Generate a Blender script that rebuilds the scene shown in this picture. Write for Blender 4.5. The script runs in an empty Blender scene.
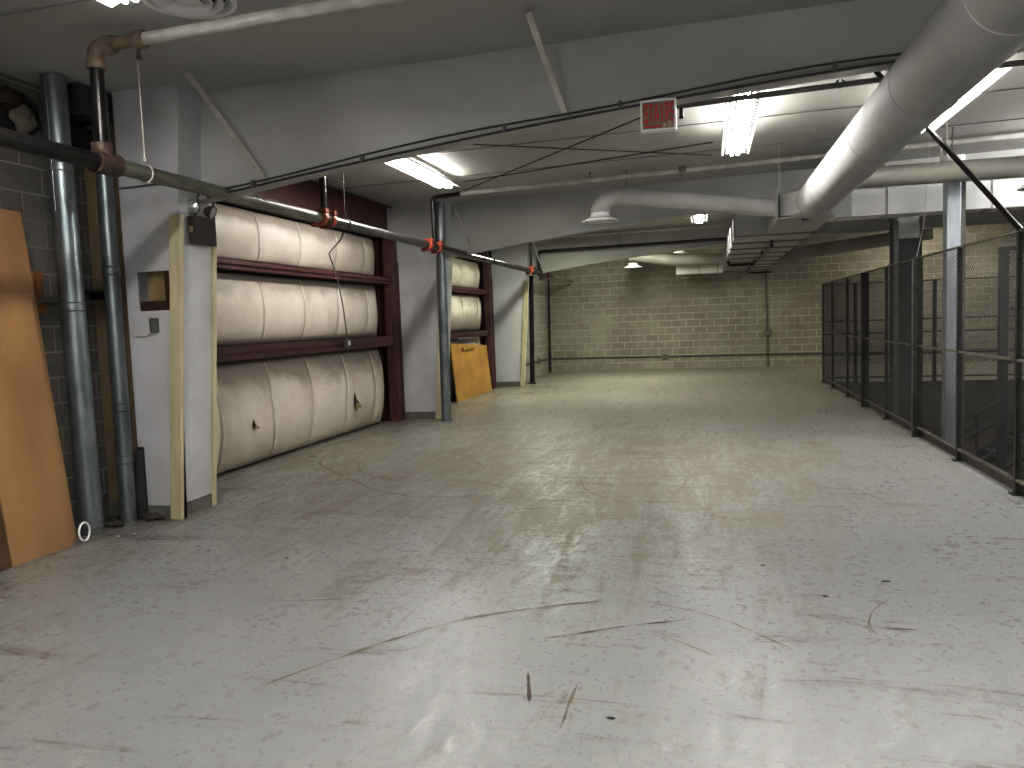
import bpy, bmesh, math, random
from mathutils import Vector, Matrix, noise
random.seed(7)
scn = bpy.context.scene
COL = bpy.data.collections.new('warehouse'); scn.collection.children.link(COL)

# ------------------------------------------------------------------ node materials
class NT:
    def __init__(s, name):
        s.m = bpy.data.materials.new(name); s.m.use_nodes = True
        s.t = s.m.node_tree; s.n = s.t.nodes; s.l = s.t.links
        s.b = s.n['Principled BSDF']
    def node(s, typ, **kw):
        o = s.n.new(typ)
        for k, v in kw.items():
            if k.startswith('i_'):
                o.inputs[k[2:].replace('_', ' ')].default_value = v
            else: setattr(o, k, v)
        return o
    def link(s, a, b): s.l.new(a, b)
    def coord(s, scale=(1, 1, 1), rot=(0, 0, 0), loc=(0, 0, 0)):
        tc = s.node('ShaderNodeTexCoord'); mp = s.node('ShaderNodeMapping')
        mp.inputs['Scale'].default_value = scale; mp.inputs['Rotation'].default_value = rot
        mp.inputs['Location'].default_value = loc
        s.link(tc.outputs['Object'], mp.inputs['Vector']); return mp.outputs[0]
    def noise(s, vec, scale, detail=4, rough=.55, dist=0):
        o = s.node('ShaderNodeTexNoise'); o.inputs['Scale'].default_value = scale
        o.inputs['Detail'].default_value = detail; o.inputs['Roughness'].default_value = rough
        o.inputs['Distortion'].default_value = dist
        s.link(vec, o.inputs['Vector']); return o.outputs['Fac']
    def ramp(s, fac, stops):
        o = s.node('ShaderNodeValToRGB'); e = o.color_ramp.elements
        while len(e) < len(stops): e.new(.5)
        for i, (p, c) in enumerate(stops):
            e[i].position = p
            e[i].color = (c, c, c, 1) if isinstance(c, (int, float)) else (*c, 1)
        s.link(fac, o.inputs[0]); return o.outputs[0]
    def mix(s, fac, a, b, mode='MIX'):
        o = s.node('ShaderNodeMix', data_type='RGBA', blend_type=mode)
        for i, v in ((0, fac), (6, a), (7, b)):
            if hasattr(v, 'is_linked'): s.link(v, o.inputs[i])
            elif isinstance(v, (int, float)): o.inputs[i].default_value = v if i == 0 else (v, v, v, 1)
            else: o.inputs[i].default_value = (*v, 1)
        return o.outputs[2]
    def math(s, op, a, b=0.0, clamp=False):
        o = s.node('ShaderNodeMath', operation=op, use_clamp=clamp)
        for i, v in ((0, a), (1, b)):
            if hasattr(v, 'is_linked'): s.link(v, o.inputs[i])
            else: o.inputs[i].default_value = v
        return o.outputs[0]
    def bump(s, h, strength=.2, dist=.01):
        o = s.node('ShaderNodeBump'); o.inputs['Strength'].default_value = strength
        o.inputs['Distance'].default_value = dist
        s.link(h, o.inputs['Height']); s.link(o.outputs[0], s.b.inputs['Normal'])
    def set(s, **kw):
        for k, v in kw.items():
            i = s.b.inputs[k.replace('_', ' ')]
            if hasattr(v, 'is_linked'): s.link(v, i)
            else: i.default_value = (*v, 1) if isinstance(v, tuple) else v

def mat(name, a, b=None, scale=6, rough=.6, metal=0, stretch=(1, 1, 1), bump=0, lo=.35, hi=.65, spec=.5, detail=5):
    """surface varying softly between two colours"""
    t = NT(name); v = t.coord(stretch)
    if b is None: b = tuple(c * .86 for c in a)
    f = t.noise(v, scale, detail)
    t.set(Base_Color=t.mix(t.ramp(f, [(lo, 0.), (hi, 1.)]), a, b), Roughness=rough, Metallic=metal)
    t.b.inputs['Specular IOR Level'].default_value = spec
    if bump: t.bump(t.noise(v, scale * 4, 5), bump, .01)
    return t.m

def emis(name, col, strength):
    t = NT(name); t.set(Base_Color=col, Emission_Color=col, Emission_Strength=strength); return t.m

def block_mat(name, horiz, c1, c2, mortar, dark=None, seam=.012):
    """concrete block: horiz = 'x' or 'y' is the axis that runs along the wall"""
    t = NT(name); tc = t.node('ShaderNodeTexCoord'); sp = t.node('ShaderNodeSeparateXYZ')
    t.link(tc.outputs['Object'], sp.inputs[0]); cb = t.node('ShaderNodeCombineXYZ')
    t.link(sp.outputs[horiz.upper()], cb.inputs[0]); t.link(sp.outputs['Z'], cb.inputs[1])
    obj = tc.outputs['Object']
    # slight wobble of the joints
    br = t.node('ShaderNodeTexBrick'); br.inputs['Scale'].default_value = 1
    br.offset = .5
    br.inputs['Brick Width'].default_value = .42; br.inputs['Row Height'].default_value = .213
    br.inputs['Mortar Size'].default_value = seam; br.inputs['Mortar Smooth'].default_value = .25
    br.inputs['Bias'].default_value = 0
    t.link(cb.outputs[0], br.inputs['Vector'])
    big = t.noise(obj, .45, 3); fine = t.noise(obj, 26, 6, .7); mid = t.noise(obj, 3.2, 4)
    brk = t.node('ShaderNodeTexBrick'); brk.offset = .5
    for k, v in (('Scale', 1), ('Brick Width', .42), ('Row Height', .213), ('Mortar Size', 0.), ('Bias', 0.)):
        brk.inputs[k].default_value = v
    brk.inputs['Color1'].default_value = (0, 0, 0, 1); brk.inputs['Color2'].default_value = (1, 1, 1, 1)
    t.link(cb.outputs[0], brk.inputs['Vector'])
    base = t.mix(t.ramp(mid, [(.3, 0.), (.7, 1.)]), c1, c2)
    base = t.mix(.28, base, t.mix(brk.outputs['Color'], tuple(c * .75 for c in c1), tuple(min(1, c * 1.25) for c in c2)))
    base = t.mix(t.ramp(fine, [(.35, .5), (.6, 0.)]), base, tuple(c * .6 for c in c1))
    if dark: base = t.mix(t.ramp(big, [(.42, 0.), (.62, .75)]), base, dark)
    # mortar is brighter in some courses, nearly hidden in others
    mm = t.ramp(t.noise(t.coord((.5, .5, 2.2)), .9, 3), [(.36, .25), (.62, 1.)])
    mf = t.math('MULTIPLY', br.outputs['Fac'], mm)
    t.set(Base_Color=t.mix(mf, base, mortar), Roughness=.9)
    t.bump(t.math('SUBTRACT', fine, t.math('MULTIPLY', br.outputs['Fac'], .8)), .35, .006)
    return t.m

M = {}
M['white_wall'] = mat('painted_board', (.60, .60, .62), (.52, .52, .53), 2.2, .55, bump=.04)
M['beam_white'] = mat('painted_steel_white', (.50, .50, .48), (.43, .43, .41), 1.1, .5, bump=.05)
M['ceiling'] = mat('ceiling_facing', (.52, .515, .49), (.45, .445, .42), .8, .62, bump=.05)
M['trim'] = mat('pale_timber', (.60, .56, .38), (.48, .44, .29), 3, .55, stretch=(4, 4, .6))
M['base_grey'] = mat('grey_skirting', (.19, .185, .165), (.13, .12, .10), 5, .7)
M['maroon'] = mat('oxide_red_steel', (.085, .022, .02), (.045, .013, .012), 5, .45, bump=.1)
M['maroon_worn'] = mat('oxide_red_steel_worn', (.115, .042, .038), (.045, .014, .013), 14, .5, stretch=(1, 1, .3), bump=.2)
M['galv'] = mat('galvanised_sheet', (.27, .30, .31), (.16, .185, .195), 9, .38, .75, stretch=(1, 1, .35), bump=.05)
M['galv_light'] = mat('galvanised_light', (.52, .56, .60), (.40, .44, .48), 9, .42, .45, stretch=(1, 1, .3))
M['duct_white'] = mat('painted_duct', (.48, .48, .47), (.40, .395, .38), 1.6, .7, bump=.03)
M['duct_bright'] = mat('bright_duct', (.82, .82, .82), (.74, .74, .73), 1.6, .5)
M['duct_grey'] = mat('dusty_duct', (.27, .265, .24), (.2, .19, .17), 1.5, .5, bump=.03)
M['duct_shade'] = mat('duct_seam_grey', (.16, .16, .15), None, 5, .6)
M['black_pipe'] = mat('black_iron', (.018, .017, .017), (.035, .03, .028), 9, .28, .6)
M['dull_pipe'] = mat('weathered_pipe', (.30, .30, .24), (.17, .17, .14), 9, .42, .45, stretch=(3, .5, 3))
M['steel_pipe'] = mat('dark_steel_pipe', (.13, .13, .12), (.07, .07, .065), 9, .3, .7)
M['white_pipe'] = mat('white_painted_pipe', (.66, .64, .60), (.5, .48, .44), 6, .45)
M['rust'] = mat('rusty_fitting', (.10, .065, .05), (.04, .02, .015), 20, .6, bump=.2)
M['tan_fit'] = mat('tan_fitting', (.30, .24, .18), (.15, .10, .07), 16, .6, bump=.2)
M['orange'] = mat('red_primer_coupling', (.45, .095, .045), (.2, .035, .02), 18, .5)
M['cable'] = mat('dark_cable', (.025, .025, .025), (.05, .05, .045), 6, .5)
M['grey_cable'] = mat('grey_conduit', (.16, .16, .15), (.10, .10, .09), 6, .45, .3)
M['fence'] = mat('dark_fence_steel', (.042, .042, .036), (.020, .020, .017), 9, .45, .3)
M['fence_rail'] = mat('worn_rail', (.22, .205, .17), (.10, .092, .075), 9, .45, .5)
M['mesh'] = mat('mesh_steel', (.035, .033, .028), (.022, .021, .018), 5, .5, .3)
M['kerb'] = mat('brown_kerb_steel', (.085, .07, .05), (.045, .037, .027), 5, .6)
M['pit'] = mat('dark_grey_paint', (.12, .115, .10), (.09, .085, .075), 2, .6)
M['pit_low'] = mat('lower_level_masonry', (.26, .22, .19), (.18, .15, .13), 3, .8)
M['stair'] = mat('black_stair_steel', (.011, .011, .011), (.018, .018, .018), 6, .6, .0)
M['nosing'] = mat('worn_nosing', (.07, .07, .065), (.035, .035, .03), 8, .45, .4)
M['dark_col'] = mat('charcoal_paint', (.05, .052, .056), (.032, .033, .036), 2.5, .55)
M['sooty'] = mat('sooty_white', (.70, .70, .68), (.3, .3, .3), 1.8, .6, lo=.45, hi=.7)
M['fixture'] = mat('white_enamel', (.80, .80, .79), (.74, .74, .73), 5, .35)
M['slot'] = mat('dark_slot', (.004, .004, .004), None, 5, .6)
M['tube'] = emis('lit_tube', (1, .985, .96), 72)
M['cardboard'] = mat('brown_fibreboard', (.36, .215, .10), (.27, .155, .065), 2.2, .75, stretch=(1, 1, .5), bump=.05)
M['cardboard_d'] = mat('brown_fibreboard_dark', (.13, .07, .03), (.07, .035, .015), 3, .8)
M['kraft'] = mat('kraft_facing', (.34, .25, .15), (.24, .17, .10), 3, .8)
M['yellow_board'] = mat('ochre_board', (.42, .25, .055), (.32, .18, .04), 2.5, .75)
M['wood'] = mat('orange_wood', (.30, .12, .035), (.17, .06, .02), 4, .6, stretch=(5, 5, .6))
M['dark_wood'] = mat('dark_wood', (.06, .025, .012), (.03, .012, .006), 5, .7)
M['insul_core'] = mat('fibreglass_yellow', (.36, .27, .13), (.22, .16, .07), 12, .9, stretch=(1, 3, .3), bump=.5)
M['dark'] = mat('near_black', (.012, .012, .012), None, 5, .7)
M['rag'] = mat('debris_rag', (.09, .075, .06), (.03, .025, .02), 12, .9, bump=.4)
M['paper'] = mat('torn_paper', (.22, .20, .15), (.08, .07, .05), 8, .9)
M['brown_box'] = mat('brown_metal_box', (.035, .026, .018), (.022, .016, .011), 5, .5)
M['brown_side'] = mat('brown_metal_side', (.06, .04, .028), None, 5, .5)
M['label_tan'] = mat('tan_label', (.45, .38, .22), None, 8, .6)
M['lens'] = mat('lamp_lens', (.62, .64, .64), (.42, .44, .44), 20, .12, .6)
M['lamp_shell'] = mat('lamp_shell', (.16, .12, .07), (.09, .065, .035), 6, .35, .3)
M['red_letter'] = mat('red_lettering', (.60, .012, .018), (.45, .008, .012), 20, .4)
M['sign_face'] = mat('sign_glass_dim', (.25, .22, .17), (.18, .155, .125), 10, .35)
M['sign_chip'] = mat('sign_broken_tan', (.50, .43, .27), (.38, .3, .17), 9, .6)
M['mark'] = mat('brown_scrape', (.125, .10, .07), (.19, .165, .13), 22, .6, lo=.4, hi=.7)
M['mark_light'] = mat('pale_scrape', (.55, .52, .46), (.42, .39, .34), 20, .6)
M['mark_dark'] = mat('dark_scrape', (.05, .037, .028), (.085, .065, .05), 25, .7)
M['plate_grey'] = mat('grey_metal', (.20, .20, .19), (.14, .14, .13), 5, .5, .4)
M['far_block'] = block_mat('far_block_wall', 'x', (.33, .305, .25), (.40, .375, .31), (.52, .49, .41), dark=(.23, .205, .17))
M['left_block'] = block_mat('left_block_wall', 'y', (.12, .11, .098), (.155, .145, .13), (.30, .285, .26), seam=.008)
M['side_block'] = block_mat('side_block_wall', 'y', (.33, .31, .26), (.40, .38, .32), (.54, .52, .44))

def insul_mat():
    t = NT('insulation_facing'); v = t.coord((1, 1, 1)); f = t.noise(v, 1.7, 6, .6); g = t.noise(v, 11, 5, .7)
    c = t.mix(t.ramp(f, [(.35, 0.), (.7, 1.)]), (.60, .56, .49), (.49, .44, .375))
    c = t.mix(t.ramp(g, [(.6, 0.), (.78, .55)]), c, (.36, .30, .23))
    # dust on top of each roll, plus the shadow there painted into the colour
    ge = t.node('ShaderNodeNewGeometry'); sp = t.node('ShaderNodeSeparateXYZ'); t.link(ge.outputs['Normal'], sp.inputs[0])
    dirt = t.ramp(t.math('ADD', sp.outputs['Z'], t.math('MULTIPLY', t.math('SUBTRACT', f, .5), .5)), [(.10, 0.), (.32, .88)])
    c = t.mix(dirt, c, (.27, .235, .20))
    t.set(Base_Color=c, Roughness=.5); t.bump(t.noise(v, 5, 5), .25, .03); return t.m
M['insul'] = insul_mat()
M['insul_seam'] = mat('insulation_tape', (.74, .71, .64), (.5, .46, .40), 8, .4)
M['seam_dark'] = mat('insulation_seam_dark', (.26, .23, .19), None, 8, .7)  # dark grey line along each seam

def floor_mat():
    t = NT('worn_painted_concrete'); v = t.coord()
    tc = t.node('ShaderNodeTexCoord'); sp = t.node('ShaderNodeSeparateXYZ'); t.link(tc.outputs['Object'], sp.inputs[0])
    X, Y = sp.outputs['X'], sp.outputs['Y']
    A = lambda a, b: t.math('ADD', a, b)
    P = lambda a, b: t.math('MULTIPLY', a, b)
    big = t.noise(v, .30, 4, .55, .3); med = t.noise(v, 1.3, 10, .72, .6); fine = t.noise(v, 15, 9, .78); grit = t.noise(v, 60, 5, .75)
    sw = t.noise(t.coord((3.2, .55, 1), rot=(0, 0, .55)), 1.6, 10, .74, .9)
    sw2 = t.noise(t.coord((.5, 3.4, 1), rot=(0, 0, .22)), 1.7, 10, .74, .7)
    scuff = t.noise(t.coord((1.1, 11, 1), rot=(0, 0, .5)), 4.5, 7, .72, .5)
    scuff2 = t.noise(t.coord((11, 1.1, 1), rot=(0, 0, .35)), 4.2, 7, .72, .5)
    paint = t.mix(t.ramp(med, [(.3, 0.), (.7, 1.)]), (.245, .248, .243), (.29, .293, .287))
    far = t.ramp(t.math('DIVIDE', Y, 26.), [(.30, 0.), (.62, 1.)])  # beige farther off, painted paler to stand in for stronger light
    paint = t.mix(P(far, .8), paint, t.mix(t.ramp(sw2, [(.35, 0.), (.65, 1.)]), (.27, .25, .19), (.41, .395, .32)))
    dx = A(X, 1.6); dy = t.math('SUBTRACT', Y, 8.2)
    r2 = A(t.math('POWER', t.math('DIVIDE', dx, 4.2), 2.), t.math('POWER', t.math('DIVIDE', dy, 4.4), 2.))
    zone = t.math('SUBTRACT', 1., r2, True)
    lz = t.ramp(t.math('DIVIDE', A(X, 5.4), 8.), [(0., 1.), (.30, 0.)])
    zone = t.math('MAXIMUM', zone, P(lz, .9))
    broken = P(t.math('SUBTRACT', fine, .5), .42)
    d = A(A(P(zone, .155), P(sw, .45)), A(P(med, .42), A(P(big, .15), broken)))
    df = t.ramp(d, [(.555, 0.), (.64, .72)])
    c = t.mix(df, paint, t.mix(t.ramp(fine, [(.35, 0.), (.65, 1.)]), (.108, .090, .060), (.195, .172, .126)))
    sf = t.ramp(A(sw2, A(P(zone, .04), P(broken, .6))), [(.575, 0.), (.645, .75)])
    c = t.mix(sf, c, (.092, .074, .052))
    wh = t.ramp(A(P(sw, .6), P(fine, .4)), [(.38, .5), (.46, 0.)])
    c = t.mix(wh, c, (.40, .395, .37))
    c = t.mix(t.ramp(scuff, [(.635, 0.), (.68, .75)]), c, (.082, .070, .048))
    c = t.mix(t.ramp(scuff2, [(.645, 0.), (.69, .7)]), c, (.082, .070, .048))
    c = t.mix(t.ramp(grit, [(.66, 0.), (.74, .6)]), c, (.10, .085, .07))
    c = t.mix(t.ramp(grit, [(.25, .4), (.33, 0.)]), c, (.46, .455, .43))
    rough = A(.19, A(P(df, .22), P(t.ramp(A(P(sw, .35), P(fine, .65)), [(.40, 0.), (.58, 1.)]), .30)))
    t.set(Base_Color=c, Roughness=rough); t.b.inputs['Specular IOR Level'].default_value = .6
    t.bump(A(P(fine, .45), P(t.noise(v, 70, 5, .8), .55)), .55, .0035)
    return t.m
M['floor'] = floor_mat()

# ------------------------------------------------------------------ mesh helpers
def B(): return bmesh.new()
def box(bm, a, b, mi=0):
    (x0, y0, z0), (x1, y1, z1) = a, b
    v = [bm.verts.new(p) for p in ((x0,y0,z0),(x1,y0,z0),(x1,y1,z0),(x0,y1,z0),(x0,y0,z1),(x1,y0,z1),(x1,y1,z1),(x0,y1,z1))]
    for f in ((0,3,2,1),(4,5,6,7),(0,1,5,4),(1,2,6,5),(2,3,7,6),(3,0,4,7)):
        bm.faces.new([v[i] for i in f]).material_index = mi
    return v
def xbox(bm, c, size, mtx, mi=0):
    h = [s / 2 for s in size]; v = box(bm, (-h[0], -h[1], -h[2]), tuple(h), mi)
    for q in v: q.co = Vector(c) + mtx @ q.co
    return v
def prism(bm, poly, axis, a, b, mi=0):
    """poly = list of 2-D points; extruded along axis from a to b"""
    def P(p, t): return {'x': (t, p[0], p[1]), 'y': (p[0], t, p[1]), 'z': (p[0], p[1], t)}[axis]
    A = [bm.verts.new(P(p, a)) for p in poly]; C = [bm.verts.new(P(p, b)) for p in poly]
    fs = [bm.faces.new(A), bm.faces.new(C[::-1])]; n = len(poly)
    for i in range(n): fs.append(bm.faces.new((A[i], C[i], C[(i+1) % n], A[(i+1) % n])))
    for f in fs: f.material_index = mi
def tube(bm, pts, r, seg=12, cap=True, mi=0):
    pts = [Vector(p) for p in pts]; n = len(pts)
    rs = r if isinstance(r, (list, tuple)) else [r] * n
    T = []
    for i in range(n):
        d = (pts[min(i+1, n-1)] - pts[i]).normalized() + (pts[i] - pts[max(i-1, 0)]).normalized() if 0 < i < n-1 else (pts[1]-pts[0] if i == 0 else pts[-1]-pts[-2])
        T.append(d.normalized())
    u = T[0].orthogonal().normalized(); rings = []
    for i in range(n):
        u = (u - T[i] * u.dot(T[i])).normalized(); w = T[i].cross(u)
        k = 1.0
        if 0 < i < n-1:
            c = T[i].dot((pts[i+1]-pts[i]).normalized()); k = 1 / max(.5, c)
        rings.append([bm.verts.new(pts[i] + (u * math.cos(2*math.pi*j/seg) + w * math.sin(2*math.pi*j/seg)) * rs[i] * (k if k < 1.2 else 1)) for j in range(seg)])
    for i in range(n-1):
        for j in range(seg):
            f = bm.faces.new((rings[i][j], rings[i][(j+1) % seg], rings[i+1][(j+1) % seg], rings[i+1][j])); f.material_index = mi
    if cap:
        bm.faces.new(rings[0][::-1]).material_index = mi; bm.faces.new(rings[-1]).material_index = mi
def bend(pts, r, k=6):
    """rounds the corners of a polyline"""
    pts = [Vector(p) for p in pts]; out = [pts[0]]
    for i in range(1, len(pts)-1):
        a = (pts[i-1]-pts[i]).normalized(); b = (pts[i+1]-pts[i]).normalized()
        p0, p1 = pts[i] + a*r, pts[i] + b*r
        for j in range(k+1):
            t = j/k; out.append(p0*(1-t)**2 + pts[i]*2*t*(1-t) + p1*t*t)
    out.append(pts[-1]); return out
def lathe(bm, prof, c, seg=28, axis=Vector((0, 0, 1)), mi=0):
    axis = axis.normalized(); u = axis.orthogonal().normalized(); w = axis.cross(u); rings = []
    for r, h in prof:
        rings.append([bm.verts.new(Vector(c) + axis*h + (u*math.cos(2*math.pi*j/seg) + w*math.sin(2*math.pi*j/seg))*max(r, 1e-4)) for j in range(seg)])
    for i in range(len(rings)-1):
        for j in range(seg):
            bm.faces.new((rings[i][j], rings[i][(j+1) % seg], rings[i+1][(j+1) % seg], rings[i+1][j])).material_index = mi
def obj(name, bm, m, parent=None, smooth=True, bevel=0, fixn=True, kind=None):
    bm.normal_update()
    if fixn: bmesh.ops.recalc_face_normals(bm, faces=bm.faces)
    me = bpy.data.meshes.new(name); bm.to_mesh(me); bm.free()
    for x in (m if isinstance(m, list) else [m]): me.materials.append(M[x] if isinstance(x, str) else x)
    if smooth:
        me.polygons.foreach_set('use_smooth', [True]*len(me.polygons)); me.set_sharp_from_angle(angle=math.radians(38))
    o = bpy.data.objects.new(name, me); COL.objects.link(o)
    if parent is not None: o.parent = parent; o.matrix_parent_inverse = Matrix.Translation(-parent.location)
    if bevel:
        b = o.modifiers.new('edge', 'BEVEL'); b.width = bevel; b.segments = 2; b.limit_method = 'ANGLE'
    if kind: o['kind'] = kind
    return o
def tag(o, label, cat, group=None):
    o['label'] = label; o['category'] = cat
    if group: o['group'] = group
    return o
def thing(name, label, cat, loc=(0, 0, 0), group=None):
    o = bpy.data.objects.new(name, None); COL.objects.link(o); o.location = loc; o.empty_display_size = .1
    return tag(o, label, cat, group)
def struct(name, bm, m, **kw): return obj(name, bm, m, kind='structure', **kw)

# ------------------------------------------------------------------ key dimensions
CAM_H = 1.6
def zc(x): return 3.66 + .018*(x + 5.3)              # the ceiling rises gently to the right
WX = -5.35                                            # outer side wall
def face_x(z): return -4.50 + .075*z                  # inner face of the tapered boxed columns
FR = [5.88, 12.78, 19.15]                             # front faces of the three boxed columns
PROF = [(-4.29, 2.76), (-3.95, 2.80), (-2.83, 2.95), (-1.54, 3.09), (-.46, 3.19), (.54, 3.265), (1.3, 3.31), (2.2, 3.335), (5, 3.36), (10.9, 3.36)]
def prof_z(x):
    for (a, za), (b, zb) in zip(PROF, PROF[1:]):
        if x <= b: return za + (zb-za)*(x-a)/(b-a)
    return PROF[-1][1]

# ------------------------------------------------------------------ the setting
bm = B()
HX0, HX1, HY0, HY1 = 2.60, 6.6, 5.4, 18.9
for a, b in (((WX-.2, -3, -.3), (HX0, 25.1, 0)), ((HX0, HY1, -.3), (11.2, 25.1, 0)), ((HX1, -3, -.3), (11.2, HY1, 0)), ((HX0, -3, -.3), (HX1, HY0, 0))): box(bm, a, b)
fl = struct('floor', bm, 'floor', smooth=False)
def strip(pts, w, m, name='scuff_mark', z=.0015):
    """a worn line on the floor paint"""
    bm = B(); P = [Vector((*p, 0)) for p in pts]; fine = []
    if len(P) > 2: P = bend(P, min((b-a).length for a, b in zip(P, P[1:]))*.48, 5)
    for i in range(len(P)-1):
        n = max(2, int((P[i+1]-P[i]).length/.04))
        for k in range(n): fine.append(P[i].lerp(P[i+1], k/n))
    fine.append(P[-1]); prev = None; N = len(fine)
    for i, p in enumerate(fine):
        d = (fine[min(i+1, N-1)] - fine[max(i-1, 0)]).normalized(); s = Vector((-d.y, d.x, 0))
        ww = w*(.55+.9*noise.noise(p*9+Vector((3, 1, 7)))) * min(1, .3+2.5*min(i, N-1-i)/max(1, N*.25))
        ww = max(.0018, abs(ww)); j = s*noise.noise(p*3)*.02
        a = bm.verts.new(p+j+s*ww/2+Vector((0, 0, z))); b = bm.verts.new(p+j-s*ww/2+Vector((0, 0, z)))
        if prev: bm.faces.new((prev[0], prev[1], b, a))
        prev = (a, b)
    return obj(name, bm, m, fl, smooth=False)
strip([(-1.98, 3.07), (-1.79, 3.36), (-1.57, 3.71), (-1.29, 4.02), (-.93, 4.21), (-.55, 4.4)], .030, 'mark')
strip([(-.82, 3.79), (-.56, 3.95), (-.11, 4.18)], .020, 'mark_dark')
strip([(-2.58, 4.06), (-2.08, 4.21)], .012, 'mark_dark')
strip([(-2.5, 4.13), (-2.2, 4.2)], .010, 'mark_light')
strip([(-.4, 4.42), (-.06, 4.28), (.14, 4.1), (.37, 3.84)], .018, 'mark')
strip([(-.37, 4.68), (-.21, 4.49)], .012, 'mark')
strip([(-.82, 3.40), (-.76, 3.13)], .032, 'mark_dark')
strip([(-1.0, 6.4), (-.08, 5.8), (.98, 5.67), (1.88, 5.38), (2.5, 5.3)], .010, 'mark')
strip([(.84, 6.2), (1.06, 6.17)], .06, 'mark_dark')
strip([(.95, 4.61), (.82, 4.41), (.78, 4.21), (.80, 4.1)], .022, 'mark')
strip([(.84, 4.2), (1.0, 4.2)], .030, 'mark_dark')
strip([(-4.03, 8.57), (-3.85, 8.1), (-3.57, 7.87), (-3.1, 7.53), (-2.39, 7.67), (-1.76, 7.24)], .06, 'mark')
strip([(-4.76, 9.1), (-4.5, 8.45), (-4.19, 8.12), (-3.6, 7.5), (-3.12, 7.05), (-2.62, 6.83)], .06, 'mark')
strip([(-1.26, 7.75), (-1.1, 7.2), (-.76, 6.79)], .055, 'mark')
strip([(-.59, 2.93), (-.58, 3.32)], .022, 'mark')
strip([(1.14, 10.73), (1.64, 10.81), (1.99, 10.16)], .035, 'mark_light')
strip([(-3.6, 9.6), (-2.9, 9.2), (-2.4, 8.3)], .03, 'mark')
strip([(-2.2, 5.2), (-1.7, 5.15), (-1.3, 5.3)], .022, 'mark')
strip([(-.25, 3.95), (.0, 3.72)], .014, 'mark')
strip([(-3.4, 6.3), (-2.6, 6.1)], .02, 'mark')

bm = B()
N = 24
xs = [WX-.2 + (11.4-WX)*i/N for i in range(N+1)]
ys = [-3.2 + 28.4*i/40 for i in range(41)]
for lo in (0, 1):
    g = [[bm.verts.new((x, y, zc(x) + lo*.12 + (0 if lo else .012*noise.noise(Vector((x*.8, y*.8, 2)))))) for y in ys] for x in xs]
    for i in range(N):
        for j in range(40): bm.faces.new((g[i][j], g[i+1][j], g[i+1][j+1], g[i][j+1]))
ce = struct('ceiling', bm, 'ceiling')
for y in (2.4, 4.3, 7.8, 9.35, 10.9, 14.7, 16.2, 17.8, 21.6, 23.2):    # facing joints over the purlins
    bm = B(); x0, x1 = WX, 11
    box(bm, (0, y-.006, 0), (1, y+.006, .02))
    for v in bm.verts:
        xx = x0 if v.co.x < .5 else x1
        v.co = Vector((xx, v.co.y, zc(xx) - (.010 if v.co.z < .01 else 0)))
    obj('joint_strip', bm, 'duct_grey', ce, smooth=False)

bm = B(); box(bm, (-5.6, 24.9, -.3), (11.2, 25.1, 4.0)); struct('wall_back', bm, 'far_block', smooth=False)
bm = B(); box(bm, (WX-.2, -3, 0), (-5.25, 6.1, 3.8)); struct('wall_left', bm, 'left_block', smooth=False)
bm = B(); box(bm, (WX-.2, 6.1, 0), (WX-.1, 19.5, 3.8)); struct('wall_left_sheeting', bm, 'dark', smooth=False)
bm = B(); box(bm, (WX-.2, 19.5, 0), (-4.87, 24.9, 3.8)); struct('wall_left_far', bm, 'side_block', smooth=False)
bm = B(); box(bm, (11.0, -3, -.3), (11.2, 25, 4.0)); struct('wall_right', bm, 'side_block', smooth=False)
bm = B(); box(bm, (-5.6, -3.2, -.3), (11.2, -3.0, 4.0)); struct('wall_front', bm, 'white_wall', smooth=False)
bm = B(); box(bm, (-5.25, 5.93, 0), (-4.86, 6.1, 3.7)); struct('wall_left_return', bm, 'kraft', smooth=False)
bm = B(); box(bm, (-5.25, 5.915, 0), (-4.86, 5.93, .13)); struct('baseboard_return', bm, 'base_grey', smooth=False)
# the stair pit below the floor opening
bm = B()
box(bm, (HX0, HY1, -1.05), (HX1, HY1+.2, -.3)); box(bm, (HX0, HY1-.012, -1.05), (HX1, HY1, 0))
struct('trim_pit_fascia', bm, 'pit', smooth=False)
bm = B(); box(bm, (HX0-.5, HY1+.2, -3.2), (HX1+.5, HY1+.4, -1.05)); struct('wall_pit_back', bm, 'pit_low', smooth=False)
bm = B(); box(bm, (HX0-.2, HY0, -3.2), (HX0-.01, HY1+.2, -.3)); struct('wall_pit_left', bm, 'pit', smooth=False)
bm = B(); box(bm, (HX1+.01, HY0, -3.2), (HX1+.2, HY1+.2, -.3)); struct('wall_pit_right', bm, 'pit', smooth=False)
bm = B(); box(bm, (HX0-.2, HY0-.2, -3.2), (HX1+.2, HY0-.01, -.3)); struct('wall_pit_front', bm, 'pit', smooth=False)
bm = B(); box(bm, (HX0-.5, HY0-.2, -3.4), (HX1+.5, HY1+.4, -3.2)); struct('floor_lower_level', bm, 'pit_low', smooth=False)
bm = B(); box(bm, (HX0-.03, HY0, -.28), (HX0+.012, HY1, .012)); box(bm, (HX0-.05, HY0, 0), (HX0+.02, HY1, .085))
struct('trim_pit_kerb', bm, 'kerb', smooth=False)

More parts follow.
